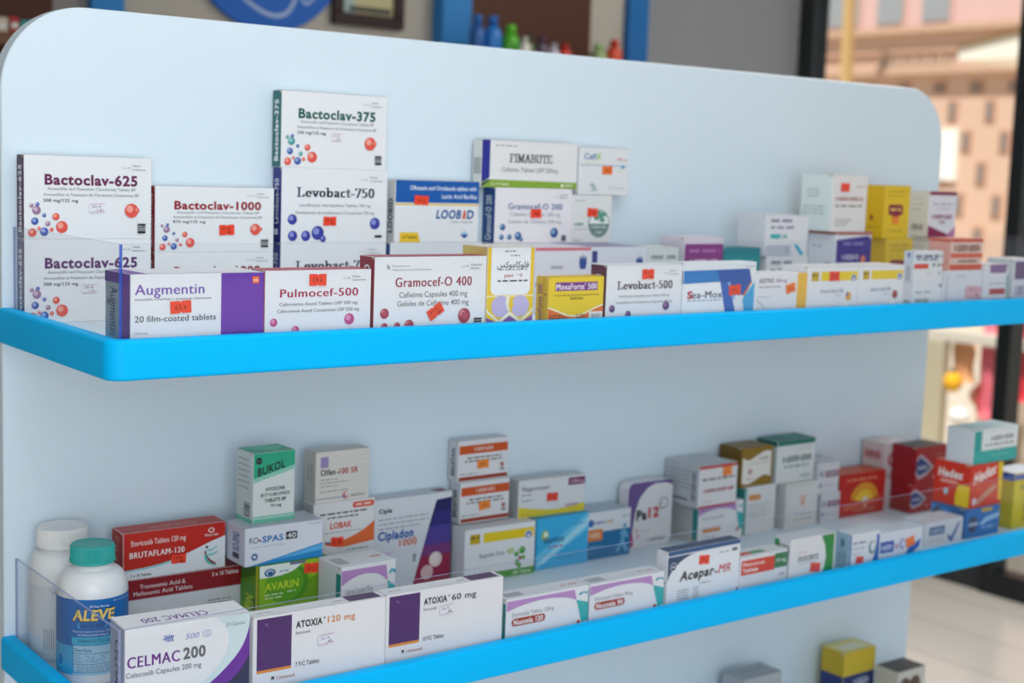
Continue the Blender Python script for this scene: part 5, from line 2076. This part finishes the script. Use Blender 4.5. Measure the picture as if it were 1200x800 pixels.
m.obj('certificate', t)

# ---------------------------------------------------------------- outside the window
m = MB()
m.box(WIN_X + .1, 40, -14, 40, -1.31, -1.25, mat('c8bba8', .9))
structure('ground', m)

FX = 16.0
fac = tag(empty('building', (FX, 0, -1.25)), 'peach and pink building with rows of small windows across the street', 'building')
PEACH, PINK, CORN = mat('d8b8a2', .9), mat('dcbab4', .9), mat('ceac94', .9)


def fz(z):
    return z + 1.25


m = MB()
m.box(0, 3, 2, 24, 0, fz(2.25), PEACH)
m.box(.15, 3, 2, 24, fz(2.25), fz(6), PINK)
m.obj('wall', fac)
for z0, z1, dpt, nm in ((1.62, 1.72, .16, 'cornice'), (2.18, 2.27, .14, 'cornice'), (1.92, 1.96, .06, 'string_course')):
    m = MB()
    m.box(-dpt, .0, 2, 24, fz(z0), fz(z1), CORN)
    m.obj(nm, fac)
DARK, PANE = mat('8c827c', .6), mat('a0a6aa', .3)
for y0, y1 in ((12.50, 13.2), (11.72, 12.15), (10.95, 11.38), (13.6, 14.1)):
    m = MB()
    m.box(.10, .2, y0 - .03, y1 + .03, fz(2.30), fz(3.6), mat('d8b8ac', .8))
    w = m.obj('window', fac)
    m = MB()
    m.box(.08, .12, y0, y1, fz(2.34), fz(3.5), PANE)
    m.obj('window_pane', w)
for r, (z, h, w, off) in enumerate(((1.42, .12, .16, 0), (1.12, .24, .11, .35), (.72, .24, .11, .1), (.30, .26, .11, .42), (-.12, .26, .11, .15), (-.55, .26, .11, .4))):
    for k in range(9):
        y = 9.2 + .58 * k + off
        if r > 1 and y > 11.4:
            continue
        m = MB()
        m.box(-.02, .03, y - w / 2 - .03, y + w / 2 + .03, fz(z - h / 2 - .02), fz(z + h / 2 + .03), mat('cf9c80', .8))
        o = m.obj('window', fac)
        m = MB()
        m.box(-.03, .0, y - w / 2, y + w / 2, fz(z - h / 2), fz(z + h / 2), DARK)
        m.obj('window_pane', o)
m = MB()
m.box(-.06, .02, 10.57, 10.90, fz(.20), fz(.88), mat('fbfaf0', .8))
m.obj('white_panel', fac)
m = MB()
for k in range(11):
    y = 11.95 - .115 * k
    m.box(-.04, 0, y - .04, y + .03, fz(1.74), fz(1.83 + .03 * (k % 2)), mat('c4ad98', .8))
m.obj('faded_lettering', fac)

m = MB()
m.box(-.06, .06, -.06, .06, 0, 6.0, mat('cdaa72', .8), .01)
tag(m.obj('street_pole', None, (14.5, 11.25, -1.25), rot=(math.radians(-1.2), 0, 0)), 'tan street pole in front of the peach building', 'pole')
t = tag(empty('awning', (12.5, 7.1, 1.45)), 'white awning with a brown rim at the upper right outside the window', 'awning')
m = MB()
m.add([(0, 0, .30), (0, 1.05, .12), (.9, 1.05, .12), (.9, 0, .30), (0, 0, 0), (0, 1.05, 0), (.9, 1.05, 0), (.9, 0, 0)],
      [(0, 1, 2, 3), (4, 7, 6, 5), (0, 4, 5, 1), (1, 5, 6, 2), (2, 6, 7, 3), (3, 7, 4, 0)], mat('f4efe0', .8))
m.obj('canopy', t)
m = MB()
m.add([(-.03, 0, .30), (-.03, 1.05, .12), (.9, 1.05, .12), (.9, 0, .30), (-.03, 0, .37), (-.03, 1.05, .17), (.9, 1.05, .17), (.9, 0, .37)],
      [(0, 1, 2, 3), (4, 7, 6, 5), (0, 4, 5, 1), (1, 5, 6, 2), (2, 6, 7, 3), (3, 7, 4, 0)], mat('8a6a4a', .8))
m.obj('rim', t)

# stall just outside the glass
SX = 5.5
t = tag(empty('street_stall', (SX, 0, -1.25)), 'cream street stall frame outside the glass with goods hanging below its rail', 'stall')
CREAM = mat('b4aa90', .7)
m = MB()
m.box(-.02, .02, 1.2, 3.16, fz(-.60), fz(-.545), mat('cfc6b8', .7), .004)
m.obj('rail', t)
for y in (3.05, 1.3):
    m = MB()
    m.box(-.03, .03, y - .05, y + .06, 0, fz(-.60), CREAM, .006)
    m.obj('post', t)
m = MB()
m.box(.45, .48, 1.2, 3.12, 0, fz(-.60), mat('b8a894', .8))
m.obj('back_cloth', t)


def cloth(y0, y1, z0, z1, col, name, cat, label, x=SX + .06, grp='goods hanging in the street stall'):
    """hanging cloth with soft folds, thick enough to see from the side"""
    n, k = 16, 6
    front, back = [], []
    for j in range(k + 1):
        for i in range(n + 1):
            s = i / n
            f = .018 * math.sin(s * math.pi * 5) * (.4 + .6 * j / k)
            yy = y0 + (y1 - y0) * s + .012 * math.sin(j * 1.3) * (s - .5)
            zz = z1 + (z0 - z1) * j / k
            front.append((x - .012 + f, yy, zz))
            back.append((x + .012 + f, yy, zz))
    N = len(front)
    fs = []
    for j in range(k):
        for i in range(n):
            a = j * (n + 1) + i
            fs.append((a, a + 1, a + n + 2, a + n + 1))
            fs.append((N + a, N + a + n + 1, N + a + n + 2, N + a + 1))
    rim = [i for i in range(n + 1)] + [j * (n + 1) + n for j in range(1, k + 1)] + [k * (n + 1) + i for i in range(n - 1, -1, -1)] + [j * (n + 1) for j in range(k - 1, 0, -1)]
    for a, b_ in zip(rim, rim[1:] + rim[:1]):
        fs.append((a, b_, N + b_, N + a))
    m = MB()
    m.add(front + back, fs, mat(col, .8), True)
    return tag(m.obj(name), label, cat, grp)


cloth(2.73, 2.83, -.96, -.605, 'd8707c', 'hanging_cloth', 'cloth', 'pink cloth hanging from the stall rail left of the dark window bar')
cloth(2.845, 2.88, -.90, -.605, 'c83a44', 'hanging_cloth', 'cloth', 'narrow red cloth hanging beside the pink cloth', x=SX + .12)
cloth(2.89, 3.0, -.80, -.605, 'e0a878', 'hanging_cloth', 'cloth', 'peach cloth hanging under the left part of the stall rail')
cloth(2.52, 2.66, -.85, -.605, 'd83a48', 'hanging_cloth', 'cloth', 'red cloth hanging right of the dark window bar')
cloth(2.72, 2.86, -.55, -.36, 'e88a94', 'hanging_cloth', 'cloth', 'pink cloth bundle above the stall rail', x=SX + .1)
cloth(2.46, 2.66, -.55, -.38, 'e05a64', 'hanging_cloth', 'cloth', 'red pink cloth above the rail at the right', x=SX + .1)
cloth(2.72, 2.83, -1.2, -.97, 'b0b0b4', 'hanging_cloth', 'cloth', 'grey cloth below the pink cloth', x=SX + .09)


def blob(y, z, r, col, name, cat, label, squash=1.0, x=SX + .02, knot='5a4a3c'):
    t = tag(empty(name, (x, y, z)), label, cat, 'goods hanging in the street stall')
    m = MB()
    m.lathe([(.001, -r * squash)] + [(r * math.cos(math.radians(a)), r * squash * math.sin(math.radians(a))) for a in range(-75, 90, 15)] + [(.001, r * squash)], mat(col, .7), 24, cap=False)
    m.obj('body', t)
    m = MB()
    m.lathe([(r * .35, r * squash * .9), (r * .4, r * squash * 1.1), (r * .12, r * squash * 1.3), (.004, r * squash * 1.35), (.004, r * squash * 1.36)], mat(knot, .7), 16)
    m.obj('knot', t)


blob(2.90, -.785, .046, 'f0b01c', 'hanging_pouch', 'pouch', 'round yellow pouch hanging in the stall', 1.1, x=SX - .08, knot='3a3638')
blob(2.85, -.945, .048, 'f4f0ea', 'hanging_pouch', 'pouch', 'round white pouch hanging low in the stall', .9, x=SX - .08, knot='d8d0c8')
blob(2.95, -.88, .04, 'e89a84', 'hanging_pouch', 'pouch', 'coral pouch hanging between the yellow and white pouches', 1.2, x=SX + .20, knot='c87a6a')
blob(2.985, -.945, .035, 'd04050', 'hanging_pouch', 'pouch', 'small red pouch beside the white pouch', 1.2, x=SX + .30, knot='a83040')
if _to.name in COL.objects:
    COL.objects.unlink(_to)
bpy.data.objects.remove(_to)
